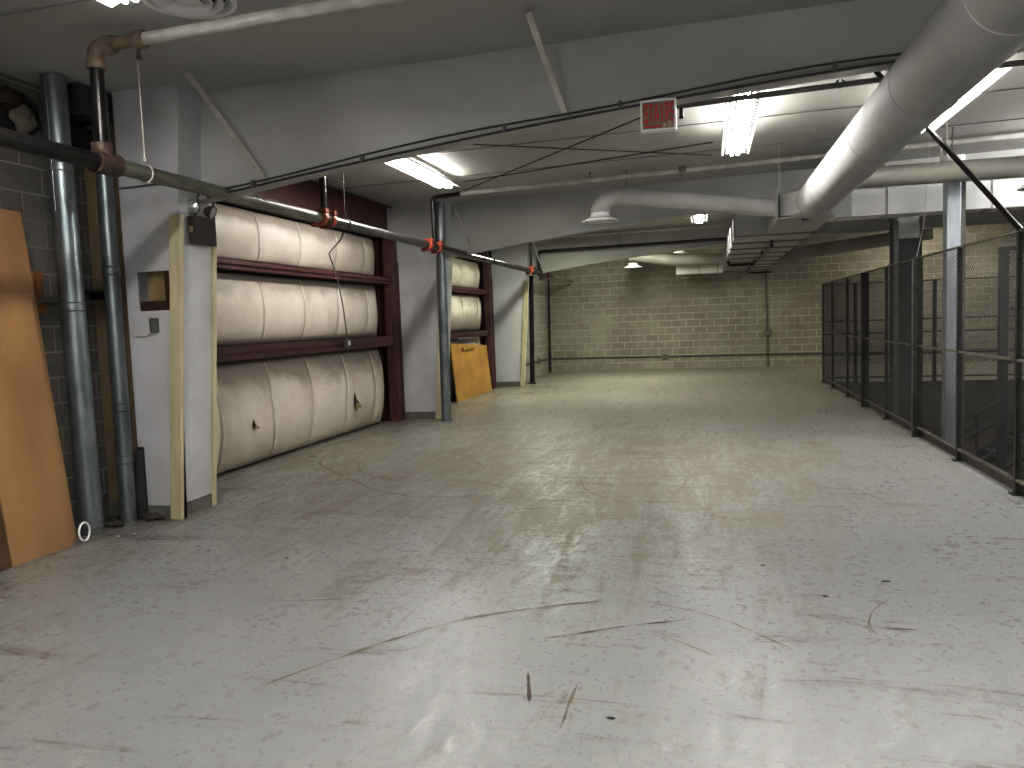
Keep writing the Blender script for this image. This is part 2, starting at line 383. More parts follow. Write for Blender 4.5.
# ------------------------------------------------------------------ boxed columns and haunched beams
names = ['white boxed column nearest the camera with square hole and pale corner posts',
         'white boxed column behind the tall galvanised pipe mid way along left side',
         'white boxed column farthest along the left side beside black iron pipe']
depth = [.46, .5, .30]
for k, y0 in enumerate(FR):
    x0 = -4.87 if k == 0 else WX+.03
    c = thing('boxed_column', names[k], 'column', (-4.7, y0+.3, 0), 'white boxed columns on the left')
    bm = B(); d = depth[k]; ztop = zc(-4.6)+.03
    if k == 0:    # front skin with a square hole cut in it
        hx0, hx1, hz0, hz1 = -4.755, -4.435, 1.81, 2.145
        t = .02
        cells_x = [x0, hx0, hx1]; cz = [0, hz0, hz1, ztop]
        for zi in range(3):
            za, zb = cz[zi], cz[zi+1]
            box(bm, (x0, y0, za), (hx0, y0+t, zb))
            if zi != 1: box(bm, (hx0, y0, za), (hx1, y0+t, zb))
            prism(bm, [(hx1, za), (face_x(za), za), (face_x(zb), zb), (hx1, zb)], 'y', y0, y0+t)
        prism(bm, [(face_x(0)-.02, 0), (face_x(0), 0), (face_x(ztop), ztop), (face_x(ztop)-.02, ztop)], 'y', y0+t, y0+d)
        box(bm, (x0, y0+t, 0), (x0+.02, y0+d, ztop))
        box(bm, (x0+.02, y0+d-.02, 0), (-4.55, y0+d, ztop))
    else:
        prism(bm, [(x0, 0), (face_x(0), 0), (face_x(ztop), ztop), (x0, ztop)], 'y', y0, y0+d)
    obj('board_skin', bm, 'white_wall', c, smooth=False)
    bm = B()
    if k == 0:
        box(bm, (x0-.002, y0-.012, 0), (face_x(0)-.0, y0+.0, .11))
    else: box(bm, (x0, y0-.012, 0), (face_x(0), y0, .12))
    obj('skirting', bm, 'base_grey', c, smooth=False)
    bm = B(); box(bm, (face_x(0)+.0, y0, 0), (face_x(0)+.012, y0+d, .12)); obj('skirting', bm, 'base_grey', c, smooth=False)
    ht = [2.60, 2.61, 2.61][k]
    bm = B(); w = .062
    prism(bm, [(face_x(0)-.05, 0), (face_x(0)+w, 0), (face_x(ht)+w, ht), (face_x(ht)-.05, ht)], 'y', y0-.055, y0-.012)
    obj('corner_post', bm, 'trim', c, smooth=False, bevel=.008)
    if k < 1:
        bm = B(); ht = 2.4
        prism(bm, [(face_x(0)-.05, 0), (face_x(0)+.025, 0), (face_x(ht)+.025, ht), (face_x(ht)-.05, ht)], 'y', y0+d, y0+d+.05)
        obj('corner_post', bm, 'trim', c, smooth=False, bevel=.006)
    if k == 0:
        bm = B(); box(bm, (-4.75, y0+.12, 1.80), (-4.40, y0+.15, 2.16)); obj('fibreglass_lining', bm, 'insul_core', c)
        bm = B(); box(bm, (-4.765, y0+.02, 1.80), (-4.44, y0+.13, 1.895)); box(bm, (-4.50, y0+.02, 1.88), (-4.44, y0+.12, 2.16)); obj('wood_blocking', bm, 'dark_wood', c, smooth=False)

beam_lab = ['deep white haunched roof beam nearest the camera carrying the stairs sign',
            'white haunched roof beam above the tall galvanised pipe, second from the camera',
            'white haunched roof beam farthest from the camera, in front of block wall']
BY = [6.20, 13.10, 19.42]
for k, y in enumerate(BY):
    t = thing('roof_beam', beam_lab[k], 'beam', (0, y, 3.4), 'haunched roof beams')
    bm = B(); top = [(x, zc(x)+.05) for x, z in PROF]
    for (a, za), (b, zb) in zip(PROF, PROF[1:]):
        prism(bm, [(a, za), (b, zb), (b, zc(b)+.03), (a, zc(a)+.03)], 'y', y-.012, y+.012)
    bmesh.ops.remove_doubles(bm, verts=bm.verts, dist=.0005)
    obj('web', bm, 'beam_white', t, smooth=False)
    bm = B()
    for (a, za), (b, zb) in zip(PROF, PROF[1:]):
        prism(bm, [(a, za-.014), (b, zb-.014), (b, zb), (a, za)], 'y', y-.11, y+.07)
    obj('bottom_flange', bm, 'beam_white', t, smooth=False)
    for x in ([2.6] if k < 2 else [2.6]):
        bm = B(); box(bm, (x-.006, y-.1, prof_z(x)), (x+.006, y+.1, zc(x))); obj('stiffener', bm, 'beam_white', t, smooth=False)

def brace(p, q, label, w=.045):
    bm = B(); a, b = Vector(p), Vector(q); d = (b-a); L = d.length
    m = d.to_track_quat('Z', 'Y').to_matrix()
    xbox(bm, (a+b)/2, (w, .006, L), m); xbox(bm, (a+b)/2 + m @ Vector((w/2, w/2, 0)), (.006, w, L), m)
    tag(obj('flange_brace', bm, 'white_pipe', smooth=False), label, 'brace', 'thin angle braces from ceiling to roof beams')
brace((-3.93, 5.58, 3.64), (-3.60, 6.08, 2.87), 'thin white angle brace on nearest beam, beside the hanging wire')
brace((-1.14, 5.40, 3.68), (-1.02, 6.08, 3.16), 'thin white angle brace on nearest beam, right of the other one')
brace((-4.05, 12.55, 3.64), (-3.83, 12.97, 2.85), 'thin white angle brace beside galvanised pipe on the second beam')
brace((-4.10, 18.9, 3.66), (-3.92, 19.3, 2.84), 'thin white angle brace on the farthest beam by block wall')

# ------------------------------------------------------------------ insulated bays
def header(y0, y1, lab):
    t = thing('steel_header', lab, 'steel header', (-5.3, (y0+y1)/2, 3.1))
    bm = B(); box(bm, (-5.30, y0, 3.10), (-5.27, y1, 3.64)); obj('web', bm, 'maroon', t, smooth=False)
    bm = B(); box(bm, (-5.34, y0, 3.075), (-5.17, y1, 3.10)); obj('bottom_flange', bm, 'maroon', t, smooth=False)
header(6.36, 12.76, 'oxide red steel header above the large cream insulation, nearer bay')
header(13.30, 19.13, 'oxide red steel header above insulation in the far bay')
def girt(y0, y1, z0, z1, lab, depth=.20):
    t = thing('wall_girt', lab, 'girt', (-5.3, (y0+y1)/2, z0), 'oxide red horizontal girts')
    x0, x1 = -5.33, -5.33+depth+.05
    bm = B(); zm = (z0+z1)/2
    box(bm, (x0, y0, z1-.008), (x1, y1, z1)); box(bm, (x0, y0, z0), (x1-.02, y1, z0+.008)); box(bm, (x0, y0, z0), (x0+.02, y1, z1))
    obj('channel', bm, 'maroon', t, smooth=False)
    bm = B(); box(bm, (x1-.012, y0, z0+(z1-z0)*.45), (x1, y1, z1)); box(bm, (x1-.035, y0, z0), (x1-.025, y1, z0+(z1-z0)*.5)); box(bm, (x1-.03, y0, z0+(z1-z0)*.45-.004), (x1, y1, z0+(z1-z0)*.45+.006))
    obj('lip', bm, 'maroon_worn', t, smooth=False)
girt(6.40, 12.36, 1.285, 1.455, 'lower oxide red girt across the nearer insulated bay')
girt(6.40, 12.36, 2.305, 2.415, 'upper oxide red girt across the nearer insulated bay')
girt(13.30, 18.48, 1.305, 1.44, 'lower oxide red girt across the far insulated bay', .16)
girt(13.30, 18.48, 2.29, 2.40, 'upper oxide red girt across the far insulated bay', .16)
def blanket(y0, y1, z0, z1, lab, seams, bulge=.17, tuck=.3, tears=(), m='insul'):
    t = thing('insulation_blanket', lab, 'insulation', (-5.25, (y0+y1)/2, z0), 'cream insulation rolls between girts')
    bm = B(); ny = int((y1-y0)/.045); nz = 22; xb = -5.36
    def X(y, u):
        prof = (max(0, math.sin(math.pi*min(1, max(0, u))))**.42)
        s = min(abs(y-q) for q in seams) if seams else 1
        pinch = 1 - .16*math.exp(-(s/.07)**2) - .05*math.exp(-(s/.3)**2)
        end = 1 - .75*math.exp(-((y1-y)/.16)**1.3)
        n = noise.noise(Vector((y*1.6, u*2.0*(z1-z0), z0)))*.022 + noise.noise(Vector((y*7, u*4, z0)))*.006
        return xb + (bulge*prof*pinch*end) + n*prof
    g = []
    for i in range(ny+1):
        y = y0 + (y1-y0)*i/ny
        g.append([bm.verts.new((X(y, j/nz), y, z0 + (z1-z0)*j/nz)) for j in range(nz+1)])
    for i in range(ny):
        for j in range(nz): bm.faces.new((g[i][j], g[i][j+1], g[i+1][j+1], g[i+1][j]))
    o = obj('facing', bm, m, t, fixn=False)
    for q in seams:                      # taped double seams
        for dy, w, mm in ((-.022, .016, 'seam_dark'), (.016, .018, 'insul_seam')):
            bm = B(); pa = None
            for j in range(nz+1):
                u = j/nz; z = z0 + (z1-z0)*u; wob = .03*math.sin(u*3.0+q)
                a = bm.verts.new((X(q+dy+wob, u)+.006, q+dy+wob-w/2, z)); b = bm.verts.new((X(q+dy+wob+w, u)+.006, q+dy+wob+w/2, z))
                if pa: bm.faces.new((pa[0], pa[1], b, a))
                pa = (a, b)
            obj('seam_tape', bm, mm, t)
    for (ty, tz, s) in tears:
        u = (tz-z0)/(z1-z0); xx = X(ty, u)
        bm = B(); pts = [(0, .11), (.035, .02), (.10, -.02), (.035, -.045), (.02, -.09), (-.02, -.03), (-.03, .03)]
        vs = [bm.verts.new((xx+.010, ty+a*s, tz+b*s)) for a, b in pts]; bm.faces.new(vs); obj('tear', bm, 'dark', t, smooth=False)
        bm = B(); pts = [(.01, .01), (.05, -.03), (.11, -.03), (.08, -.07), (.03, -.055), (.0, -.08), (-.02, -.04)]
        vs = [bm.verts.new((xx+.03+.01*(i % 2), ty+a*s, tz+b*s)) for i, (a, b) in enumerate(pts)]; bm.faces.new(vs); obj('torn_flap', bm, 'insul_core', t, smooth=False)
S1 = [7.55, 8.66, 9.66, 10.68, 11.66]
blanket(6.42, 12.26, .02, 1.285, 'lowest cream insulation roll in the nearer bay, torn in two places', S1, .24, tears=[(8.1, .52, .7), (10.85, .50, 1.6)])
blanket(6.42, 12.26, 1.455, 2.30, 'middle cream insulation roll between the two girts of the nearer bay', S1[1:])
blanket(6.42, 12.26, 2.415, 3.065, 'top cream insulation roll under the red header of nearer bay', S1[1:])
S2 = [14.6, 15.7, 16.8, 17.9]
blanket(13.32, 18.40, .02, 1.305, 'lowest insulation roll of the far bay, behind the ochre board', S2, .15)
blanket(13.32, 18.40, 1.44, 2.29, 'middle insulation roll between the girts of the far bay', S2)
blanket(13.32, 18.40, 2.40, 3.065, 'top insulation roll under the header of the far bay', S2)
for (y, lab) in ((12.42, 'oxide red steel door post at the end of the nearer insulated bay'), (18.50, 'oxide red steel post at the end of the far insulated bay')):
    t = thing('steel_post', lab, 'steel post', (-5.2, y+.1, 0), 'oxide red steel posts')
    bm = B(); h = 3.08
    box(bm, (-5.22, y-.03, 0), (-5.085, y-.015, h)); box(bm, (-5.33, y+.16, 0), (-5.09, y+.172, h)); obj('web', bm, 'maroon_worn', t, smooth=False)
    bm = B(); box(bm, (-5.10, y-.002, 0), (-5.085, y+.26, h)); box(bm, (-5.35, y-.05, 0), (-5.33, y+.25, h)); obj('flange', bm, 'maroon', t, smooth=False)
    bm = B(); box(bm, (-5.09, y-.03, 0), (-5.075, y+.03, h-.3)); box(bm, (-5.083, y+.20, 0), (-5.07, y+.26, h-.4)); obj('angle_strip', bm, 'maroon_worn', t, smooth=False)
# ochre board in the far bay
bm = B(); prism(bm, [(-5.02, .0), (-5.0, .0), (-5.10, 1.22), (-5.12, 1.22)], 'y', 15.4, 18.1)
for v in bm.verts:
    if v.co.z > 1: v.co.z -= (v.co.y-15.4)*.05
tag(obj('leaning_board', bm, 'yellow_board', smooth=False), 'ochre board leaning on insulation in the far bay', 'board')
bm = B(); tube(bm, [(-5.04, 15.7, 1.30), (-5.04, 17.3, 1.27)], .02); tag(obj('grey_rod', bm, 'grey_cable'), 'short grey rod lying above the ochre board', 'rod')
bm = B(); box(bm, (-5.095, 16.1, 1.05), (-5.045, 17.0, 1.10))
for v in bm.verts: v.co.x += .0
tag(obj('wood_batten', bm, 'yellow_board', smooth=False), 'thin wooden batten across the face of the ochre board', 'batten')
# conduit drop and box over insulation
t = thing('conduit_drop', 'thin conduit with small metal box hanging in front of nearer insulation', 'conduit', (-4.98, 10.85, 1.3))
bm = B(); tube(bm, bend([(-4.06, 8.52, 2.72), (-4.12, 8.56, 2.64), (-4.98, 9.95, 2.62), (-4.98, 10.15, 2.35), (-5.0, 10.35, 1.9), (-5.0, 10.43, 1.42)], .1), .009, 8); obj('conduit', bm, 'grey_cable', t)
bm = B(); box(bm, (-5.04, 10.38, 1.33), (-4.98, 10.50, 1.45)); obj('switch_box', bm, 'plate_grey', t, smooth=False, bevel=.006)
bm = B(); box(bm, (-4.981, 10.41, 1.36), (-4.972, 10.47, 1.42)); obj('cover_plate', bm, 'fixture', t, smooth=False)

# ------------------------------------------------------------------ sprinkler main along the left
MX, MZ, MR = -4.0, 2.79, .056
def coupling(bm, c, axis, r, w=.075):
    lathe(bm, [(r, -w/2), (r+.03, -w/2), (r+.036, 0), (r+.03, w/2), (r, w/2)], c, 18, Vector(axis))
    a = Vector(axis); s = a.orthogonal().normalized()
    for q in (s, -s): xbox(bm, Vector(c)+q*(r+.04), (.045, .045, w), a.to_track_quat('Z', 'Y').to_matrix())
def hanger(parent, x, y, z, r, top=None, m='grey_cable', name='hanger'):
    bm = B(); pts = [(x + (r+.008)*math.sin(a), y, z - (r+.008)*math.cos(a)) for a in [i*math.pi/8 for i in range(-7, 8)]]
    tube(bm, pts, .007, 6); tube(bm, [(x, y, z+r+.05), (x, y, top or zc(x))], .006, 6)
    lathe(bm, [(.001, .0), (.014, .0), (.014, .03), (.001, .03)], (x, y, z+r+.03), 8)
    obj(name, bm, m, parent)
t = thing('sprinkler_main', 'long black and weathered grey sprinkler main running along the left side', 'pipe', (MX, 10, MZ))
bm = B(); tube(bm, [(MX, -.5, MZ), (MX, 4.64, MZ)], MR, 20); obj('pipe_run', bm, 'black_pipe', t)
bm = B(); tube(bm, [(MX, 4.78, MZ), (MX, 7.82, MZ)], MR, 20); obj('pipe_run', bm, 'dull_pipe', t)
bm = B(); tube(bm, [(MX, 8.05, MZ), (MX, 11.2, MZ)], MR, 20); obj('pipe_run', bm, 'steel_pipe', t)
bm = B(); tube(bm, [(MX, 11.35, MZ), (MX, 18.1, MZ)], MR, 20); obj('pipe_run', bm, 'black_pipe', t)
bm = B(); tube(bm, [(MX, 18.1, MZ), (MX, 20.8, MZ)], MR, 20); obj('pipe_run', bm, 'black_pipe', t)
bm = B(); tube(bm, [(MX, 20.8, MZ), (MX, 24.5, MZ)], .038, 16); obj('pipe_run', bm, 'dull_pipe', t)
bm = B(); lathe(bm, [(.056, -.10), (.078, -.10), (.08, -.04), (.074, 0), (.08, .05), (.08, .10), (.056, .10)], (MX, 4.72, MZ), 20, Vector((0, 1, 0))); tube(bm, [(MX, 4.7, MZ), (MX, 4.7, MZ+.13)], .070, 18)
obj('tee', bm, 'rust', t)
for y in (7.83, 8.03, 11.2, 11.62, 18.15, 20.2):
    bm = B(); coupling(bm, (MX, y, MZ), (0, 1, 0), MR); obj('coupling', bm, 'orange', t)
for y, r in ((7.93, .06), (18.6, .06), (19.4, .065)):
    bm = B(); lathe(bm, [(.056, -.09), (.07, -.09), (.075, 0), (.07, .09), (.056, .09)], (MX, y, MZ), 18, Vector((0, 1, 0))); tube(bm, [(MX, y, MZ), (MX, y, MZ+.12)], .05, 14); obj('tee', bm, 'rust', t)
bm = B(); tube(bm, [(MX, 19.5, MZ), (MX, 19.5, MZ-.16)], .05, 12); lathe(bm, [(.001, 0), (.08, 0), (.08, .05), (.001, .05)], (MX, 19.7, MZ-.14), 14); obj('valve', bm, 'rust', t)
for y in (5.12, 8.45, 14.8, 24.3): hanger(t, MX, y, MZ, MR, zc(MX), 'white_pipe' if y > 24 or y < 6 else 'grey_cable')

t = thing('sprinkler_riser', 'black vertical riser rising from the main near the ceiling diffuser with tan elbow', 'pipe', (MX, 4.7, 3.1))
bm = B(); tube(bm, [(MX, 4.7, MZ+.13), (MX, 4.7, 3.46)], .045, 18); obj('pipe', bm, 'black_pipe', t)
bm = B(); tube(bm, bend([(MX, 4.7, 3.42), (MX, 4.7, 3.56), (MX+.16, 4.7, 3.563)], .07, 8), .055, 18)
lathe(bm, [(.05, -.025), (.066, -.025), (.066, .025), (.05, .025)], (MX, 4.7, 3.44), 18)
lathe(bm, [(.05, -.025), (.066, -.025), (.066, .025), (.05, .025)], (MX+.11, 4.7, 3.562), 18, Vector((1, 0, 0)))
obj('elbow', bm, 'tan_fit', t)
t = thing('branch_pipe', 'white painted sprinkler branch below ceiling at the top left near diffuser', 'pipe', (-3, 4.7, 3.54), 'sprinkler branch pipes')
bm = B(); tube(bm, [(-3.62, 4.7, 3.572), (2.2, 4.7, 3.73)], .040, 16); obj('pipe_run', bm, 'white_pipe', t)
bm = B(); tube(bm, [(-3.86, 4.7, 3.565), (-3.62, 4.7, 3.571)], .043, 16); lathe(bm, [(.04, -.035), (.06, -.035), (.06, .035), (.04, .035)], (-3.64, 4.7, 3.571), 16, Vector((1, 0, 0))); obj('fitting', bm, 'tan_fit', t)
bm = B(); tube(bm, [(-3.66, 4.7, 3.54), (-3.66, 4.7, 3.47)], .014, 8); lathe(bm, [(.001, 0), (.02, 0), (.016, .02), (.001, .03)], (-3.66, 4.7, 3.445), 10); obj('sprinkler_head', bm, 'rust', t)
# nearer-bay risers
for y, z1, lab, r in ((7.93, 3.66, 'short black riser between orange couplings in front of the red header', .036), (14.7, 3.6, 'short black riser above the main beyond the second beam', .036), (18.35, 3.62, 'black riser over the orange coupling near the far bay end', .03)):
    bm = B(); tube(bm, [(MX, y, MZ+.055), (MX, y, z1)], r, 14); tag(obj('riser_pipe', bm, 'black_pipe'), lab, 'pipe', 'short black risers on the main')
def headpart(t, x, y, z, up=False, m='rust'):
    bm = B(); s = 1 if up else -1
    tube(bm, [(x, y, z), (x, y, z+s*.07)], .016, 10); lathe(bm, [(.001, 0), (.012, 0), (.022, .01), (.022, .016), (.001, .018)], (x, y, z+s*.085), 10)
    lathe(bm, [(.006, -.02), (.012, 0), (.006, .02)], (x, y, z+s*.065), 8); obj('sprinkler_head', bm, m, t)
t = thing('branch_pipe', 'white sprinkler branch crossing above the round ducts with black elbow by galvanised pipe', 'pipe', (-1, 11.5, 3.6), 'sprinkler branch pipes')
def p1z(x): return 3.535+.030*(x+4)
bm = B(); tube(bm, [(-3.55, 11.5, p1z(-3.55)), (8, 11.5, p1z(6))], .034, 14); obj('pipe_run', bm, 'white_pipe', t)
bm = B(); tube(bm, bend([(MX, 11.5, MZ+.05), (MX, 11.5, 3.53), (-3.55, 11.5, p1z(-3.55))], .09, 8), .033, 14); obj('riser', bm, 'black_pipe', t)
for x in (-.3, 4.4): headpart(t, x, 11.5, p1z(x)-.03, m='tan_fit'); bm = B(); lathe(bm, [(.034, -.05), (.048, -.05), (.048, .05), (.034, .05)], (x, 11.5, p1z(x)), 14, Vector((1, 0, 0))); obj('tee', bm, 'tan_fit', t)
for x in (-1.6, 2.0): hanger(t, x, 11.5, p1z(x), .034)
t = thing('branch_pipe', 'dark sprinkler branch just behind nearest beam, ending beside the stairs sign', 'pipe', (1, 6.5, 3.3), 'sprinkler branch pipes')
bm = B(); tube(bm, [(-.22, 6.52, 3.25), (1.5, 6.52, 3.305), (4, 6.52, 3.345)], .021, 12); obj('pipe_run', bm, 'grey_cable', t)
headpart(t, -.17, 6.52, 3.235, m='black_pipe')
for x in (.33, 1.0): hanger(t, x, 6.52, 3.30, .021)
t = thing('branch_pipe', 'black sprinkler branch under the farthest beam dropping beside the trunk duct', 'pipe', (-1.5, 19.22, 3.3), 'sprinkler branch pipes')
bm = B(); tube(bm, bend([(MX, 19.22, MZ+.06), (MX, 19.22, 3.31), (.50, 19.22, 3.36), (.50, 19.22, 2.74), (1.1, 19.22, 2.74)], .09, 6), .037, 12); obj('pipe_run', bm, 'black_pipe', t)
bm = B(); tube(bm, [(1.1, 14.4, 2.74), (1.1, 23.6, 2.74)], .030, 12); tube(bm, bend([(1.1, 23.2, 2.74), (1.75, 23.2, 2.74)], .03), .025, 10); obj('pipe_run', bm, 'black_pipe', t)
for y in (14.4, 16.8, 19.4, 22): bm = B(); tube(bm, [(1.1, y, 2.74), (1.1, y, 2.85)], .02, 8); obj('hanger', bm, 'black_pipe', t)
hanger(t, -2.0, 19.22, 3.335, .037)
# tall pipes standing on the floor
def standpipe(x, y, r, top, m, lab, rings, tilt=0, name='galvanised_pipe', tx=0):
    t = thing(name, lab, 'pipe', (x, y, 0), None)
    bm = B(); tube(bm, [(x, y, 0), (x+tx, y, top)], r, 28); obj('pipe_body', bm, m, t)
    for z in rings:
        bm = B(); xx = x+tx*z/top
        for dz in (-.03, .03): lathe(bm, [(r, dz-.008), (r+.007, dz), (r, dz+.008)], (xx, y, z), 28)
        lathe(bm, [(r, -.03), (r+.004, -.03), (r+.004, .03), (r, .03)], (xx, y, z), 28); obj('joint_ring', bm, m, t)
    return t
t = standpipe(-4.93, 5.35, .092, 3.66, 'galv', 'widest galvanised pipe on the left, floor to ceiling by leaning boards', (.08, 1.85, 2.95), tx=-.03)
bm = B(); tube(bm, [(-4.95, 5.35-.094, 2.60), (-4.95, 5.35-.094, 3.6)], .004, 6); obj('lock_seam', bm, 'galv', t)
standpipe(-4.88, 5.72, .066, 3.62, 'galv', 'narrower galvanised pipe beside the white boxed column with square hole', (.55, 1.0, 2.15), tx=.01)
t = standpipe(-4.25, 12.45, .078, 3.6, 'galv', 'tall galvanised pipe standing alone in front of the second boxed column', (.45, 1.6), tx=.04)
bm = B(); box(bm, (-4.34, 12.36, 0), (-4.16, 12.54, .015)); obj('base_plate', bm, 'galv', t, smooth=False)
bm = B(); tube(bm, [(-4.42, 19.95, 0), (-4.36, 19.95, 2.95)], .062, 18); t = tag(obj('iron_standpipe', bm, 'black_pipe'), 'thick black iron pipe from floor beside the farthest boxed column', 'pipe')
bm = B(); lathe(bm, [(.062, 0), (.10, 0), (.10, .03), (.062, .03)], (-4.42, 19.95, 0), 18); obj('floor_flange', bm, 'black_pipe', t)
bm = B(); tube(bm, [(-4.80, 24.3, 0), (-4.76, 24.3, 2.9)], .036, 12); tag(obj('iron_standpipe', bm, 'black_pipe'), 'thin black iron pipe in the far left corner', 'pipe')

# ------------------------------------------------------------------ cables and rods
def cable(pts, r, m, label, name='cable', cat='cable', group=None, rad=.03):
    bm = B(); tube(bm, bend(pts, rad, 3) if rad else pts, r, 8); return tag(obj(name, bm, m), label, cat, group)
yy = BY[0]-.125
cb = [(x, yy, prof_z(x)-.012) for x in (-4.15, -3.2, -2.4, -1.6, -.8, -.1, .6, 1.4, 2.2, 3.2)]
t = cable(cb, .010, 'cable', 'black cable clipped along the bottom edge of nearest beam', rad=0)
cb2 = [(x, yy-.012, prof_z(x)+.028+.012*math.sin(x*2.3)) for x in [(-4.15+.35*i) for i in range(22)]]
t2 = cable(cb2, .009, 'cable', 'second black cable sagging just above the bottom edge cable', rad=0)
for x in (-3.7, -2.7, -1.5, -.6, .9): bm = B(); box(bm, (x-.012, yy-.02, prof_z(x)-.02), (x+.012, yy+.02, prof_z(x)+.04)); obj('clip', bm, 'grey_cable', t, smooth=False)
cb3 = []
cable([(-3.2, 18.9, 3.60), (.45, 18.9, 3.62)], .018, 'white_pipe', 'thin white conduit under ceiling before the farthest beam', 'conduit', 'conduit', rad=0)
cable([(-3.95, 12.0, 3.58), (-.4, 8.1, 3.64)], .008, 'cable', 'thin dark bracing rod running from galvanised pipe top toward stairs sign', 'bracing_rod', 'rod', 'thin ceiling bracing rods', rad=0)
cable([(-3.3, 10.85, 3.60), (.1, 9.9, 3.65)], .008, 'cable', 'thin dark rod crossing the ceiling behind the stairs sign', 'bracing_rod', 'rod', 'thin ceiling bracing rods', rad=0)
cable([(-2.6, 8.82, 3.64), (.1, 10.9, 3.69)], .007, 'cable', 'thin dark rod crossing the others from nearest beam to far right', 'bracing_rod', 'rod', 'thin ceiling bracing rods', rad=0)
cable([(-5.22, 6.7, 3.62), (-5.18, 13.1, 3.62)], .014, 'cable', 'dark conduit along the top of the red header', 'conduit', 'conduit', rad=0)
cable([(-4.85, 5.865, 2.86), (-4.30, 5.865, 2.87), (-4.26, 5.88, 2.85), (-4.26, 6.04, 2.83)], .007, 'grey_cable', 'thin wire along upper face of the nearest boxed column', 'wire', 'wire')
cable([(-4.27, 6.10, 2.66), (-4.23, 6.05, 2.80), (-4.22, 6.2, 2.82), (-4.24, 6.3, 2.72)], .007, 'cable', 'short looping black cable above the emergency light', rad=.05)

# far wall conduits
t = thing('wall_conduit', 'dark horizontal conduit low along the far block wall', 'conduit', (0, 24.86, .36))
bm = B(); tube(bm, [(-4.8, 24.865, .40), (10.8, 24.865, .34)], .022, 10); obj('conduit', bm, 'grey_cable', t)
bm = B(); box(bm, (-1.36, 24.82, .31), (-1.22, 24.9, .45)); obj('junction_box', bm, 'plate_grey', t, smooth=False)
t = thing('wall_conduit', 'vertical conduit with box on far block wall below the trunk duct', 'conduit', (1.75, 24.86, 0))
bm = B(); tube(bm, [(1.76, 24.87, 0), (1.73, 24.87, 3.2)], .020, 10); obj('conduit', bm, 'grey_cable', t)
bm = B(); box(bm, (1.68, 24.81, .93), (1.84, 24.9, 1.10)); obj('junction_box', bm, 'plate_grey', t, smooth=False)
t = thing('wall_conduit', 'short conduit with joint on side block wall in far left corner', 'conduit', (-4.84, 22, .5))
bm = B(); tube(bm, [(-4.84, 20.3, .45), (-4.84, 24.8, .42)], .02, 8); obj('conduit', bm, 'grey_cable', t)
bm = B(); box(bm, (-4.87, 22.7, .38), (-4.80, 22.9, .52)); obj('junction_box', bm, 'plate_grey', t, smooth=False)

# ------------------------------------------------------------------ light fixtures
def fixture(x, y0, y1, z, lab, louver=True, tubes=(1, 1), drop=True):
    t = thing('fluorescent_light', lab, 'light', (x, (y0+y1)/2, z), 'ceiling fluorescent lights')
    bm = B(); box(bm, (x-.045, y0, z+.03), (x+.045, y1, z+.09)); obj('housing', bm, 'fixture', t, smooth=False)
    for s in (-1, 1):
        bm = B(); prism(bm, [(x+s*.072, z+.024), (x+s*.155, z-.008), (x+s*.16, z-.004), (x+s*.075, z+.032)], 'y', y0, y1)
        obj('reflector_wing', bm, 'fixture', t, smooth=False)
    if louver:
        for s in (-1, 1):
            bm = B(); n = 26
            for k in range(n):
                yy = y0 + (y1-y0)*(k+.5)/n
                prism(bm, [(x+s*.088, z+.014), (x+s*.13, z-.002), (x+s*.13, z-.006), (x+s*.088, z+.010)], 'y', yy-.026, yy+.026)
            obj('slot_row', bm, 'slot', t, smooth=False)
    for s, on in zip((-1, 1), tubes):
        bm = B(); tube(bm, [(x+s*.034, y0+.03, z+.005), (x+s*.034, y1-.03, z+.005)], .017, 12); obj('tube_lamp', bm, 'tube' if on else 'fixture', t)
    if drop:
        for yy in (y0+.3, y1-.3):
            bm = B(); tube(bm, [(x, yy, z+.09), (x, yy, zc(x))], .005, 6); obj('hanger', bm, 'grey_cable', t)
    return t
fixture(-3.48, 8.45, 10.75, 3.52, 'lit fluorescent light on the left, in front of red header', False)
fixture(.345, 7.10, 9.75, 3.45, 'lit fluorescent light with slotted reflector right of the stairs sign')
fixture(2.19, 7.10, 9.35, 3.45, 'lit fluorescent light right of the big round duct', False)
fixture(-3.10, 1.55, 3.98, 3.47, 'lit fluorescent light cut off by the top left of the picture', False)
fixture(-.12, 14.9, 16.9, 3.50, 'far lit fluorescent light behind the round duct', True)

def area(loc, sx, sy, power, col=(1, .97, .90), rot=(0, 0, 0)):
    L = bpy.data.lights.new('added_area_fill', 'AREA'); L.shape = 'RECTANGLE'; L.size = sx; L.size_y = sy; L.energy = power; L.color = col  # added fill without a fixture, out of view
    o = bpy.data.objects.new('added_area_fill', L); COL.objects.link(o); o.location = loc; o.rotation_euler = rot; return o
W = 34
area((.4, 1.0, 3.35), .22, 2.4, W*2.0, (1, .985, .96)); area((5.2, 4.0, 3.35), .22, 2.4, W*1.0)  # unseen fill added to brighten the foreground and right side
area((-1.9, 20.6, 3.45), .22, 1.9, W*3.2, (.97, 1, .86), (math.radians(25), 0, 0)); area((-3.3, 16.6, 3.5), .22, 2.2, W*2.2, (.96, 1, .86))  # unseen fill added behind the beams for the far left
area((6.2, 22.8, 3.8), .22, 1.6, W*3, (1, .95, .86), (math.radians(15), 0, 0)); area((7.8, 10, 3.35), .22, 2.4, W*1.6); area((8.5, 17, 3.35), .22, 2.4, W*2.2)  # unseen fill added for the far wall and beyond the fence
area((5.2, 7.4, 3.3), .22, 2.2, W*1.2, (1, .97, .93), (math.radians(50), 0, 0))  # unseen fill added, tilted towards the square duct
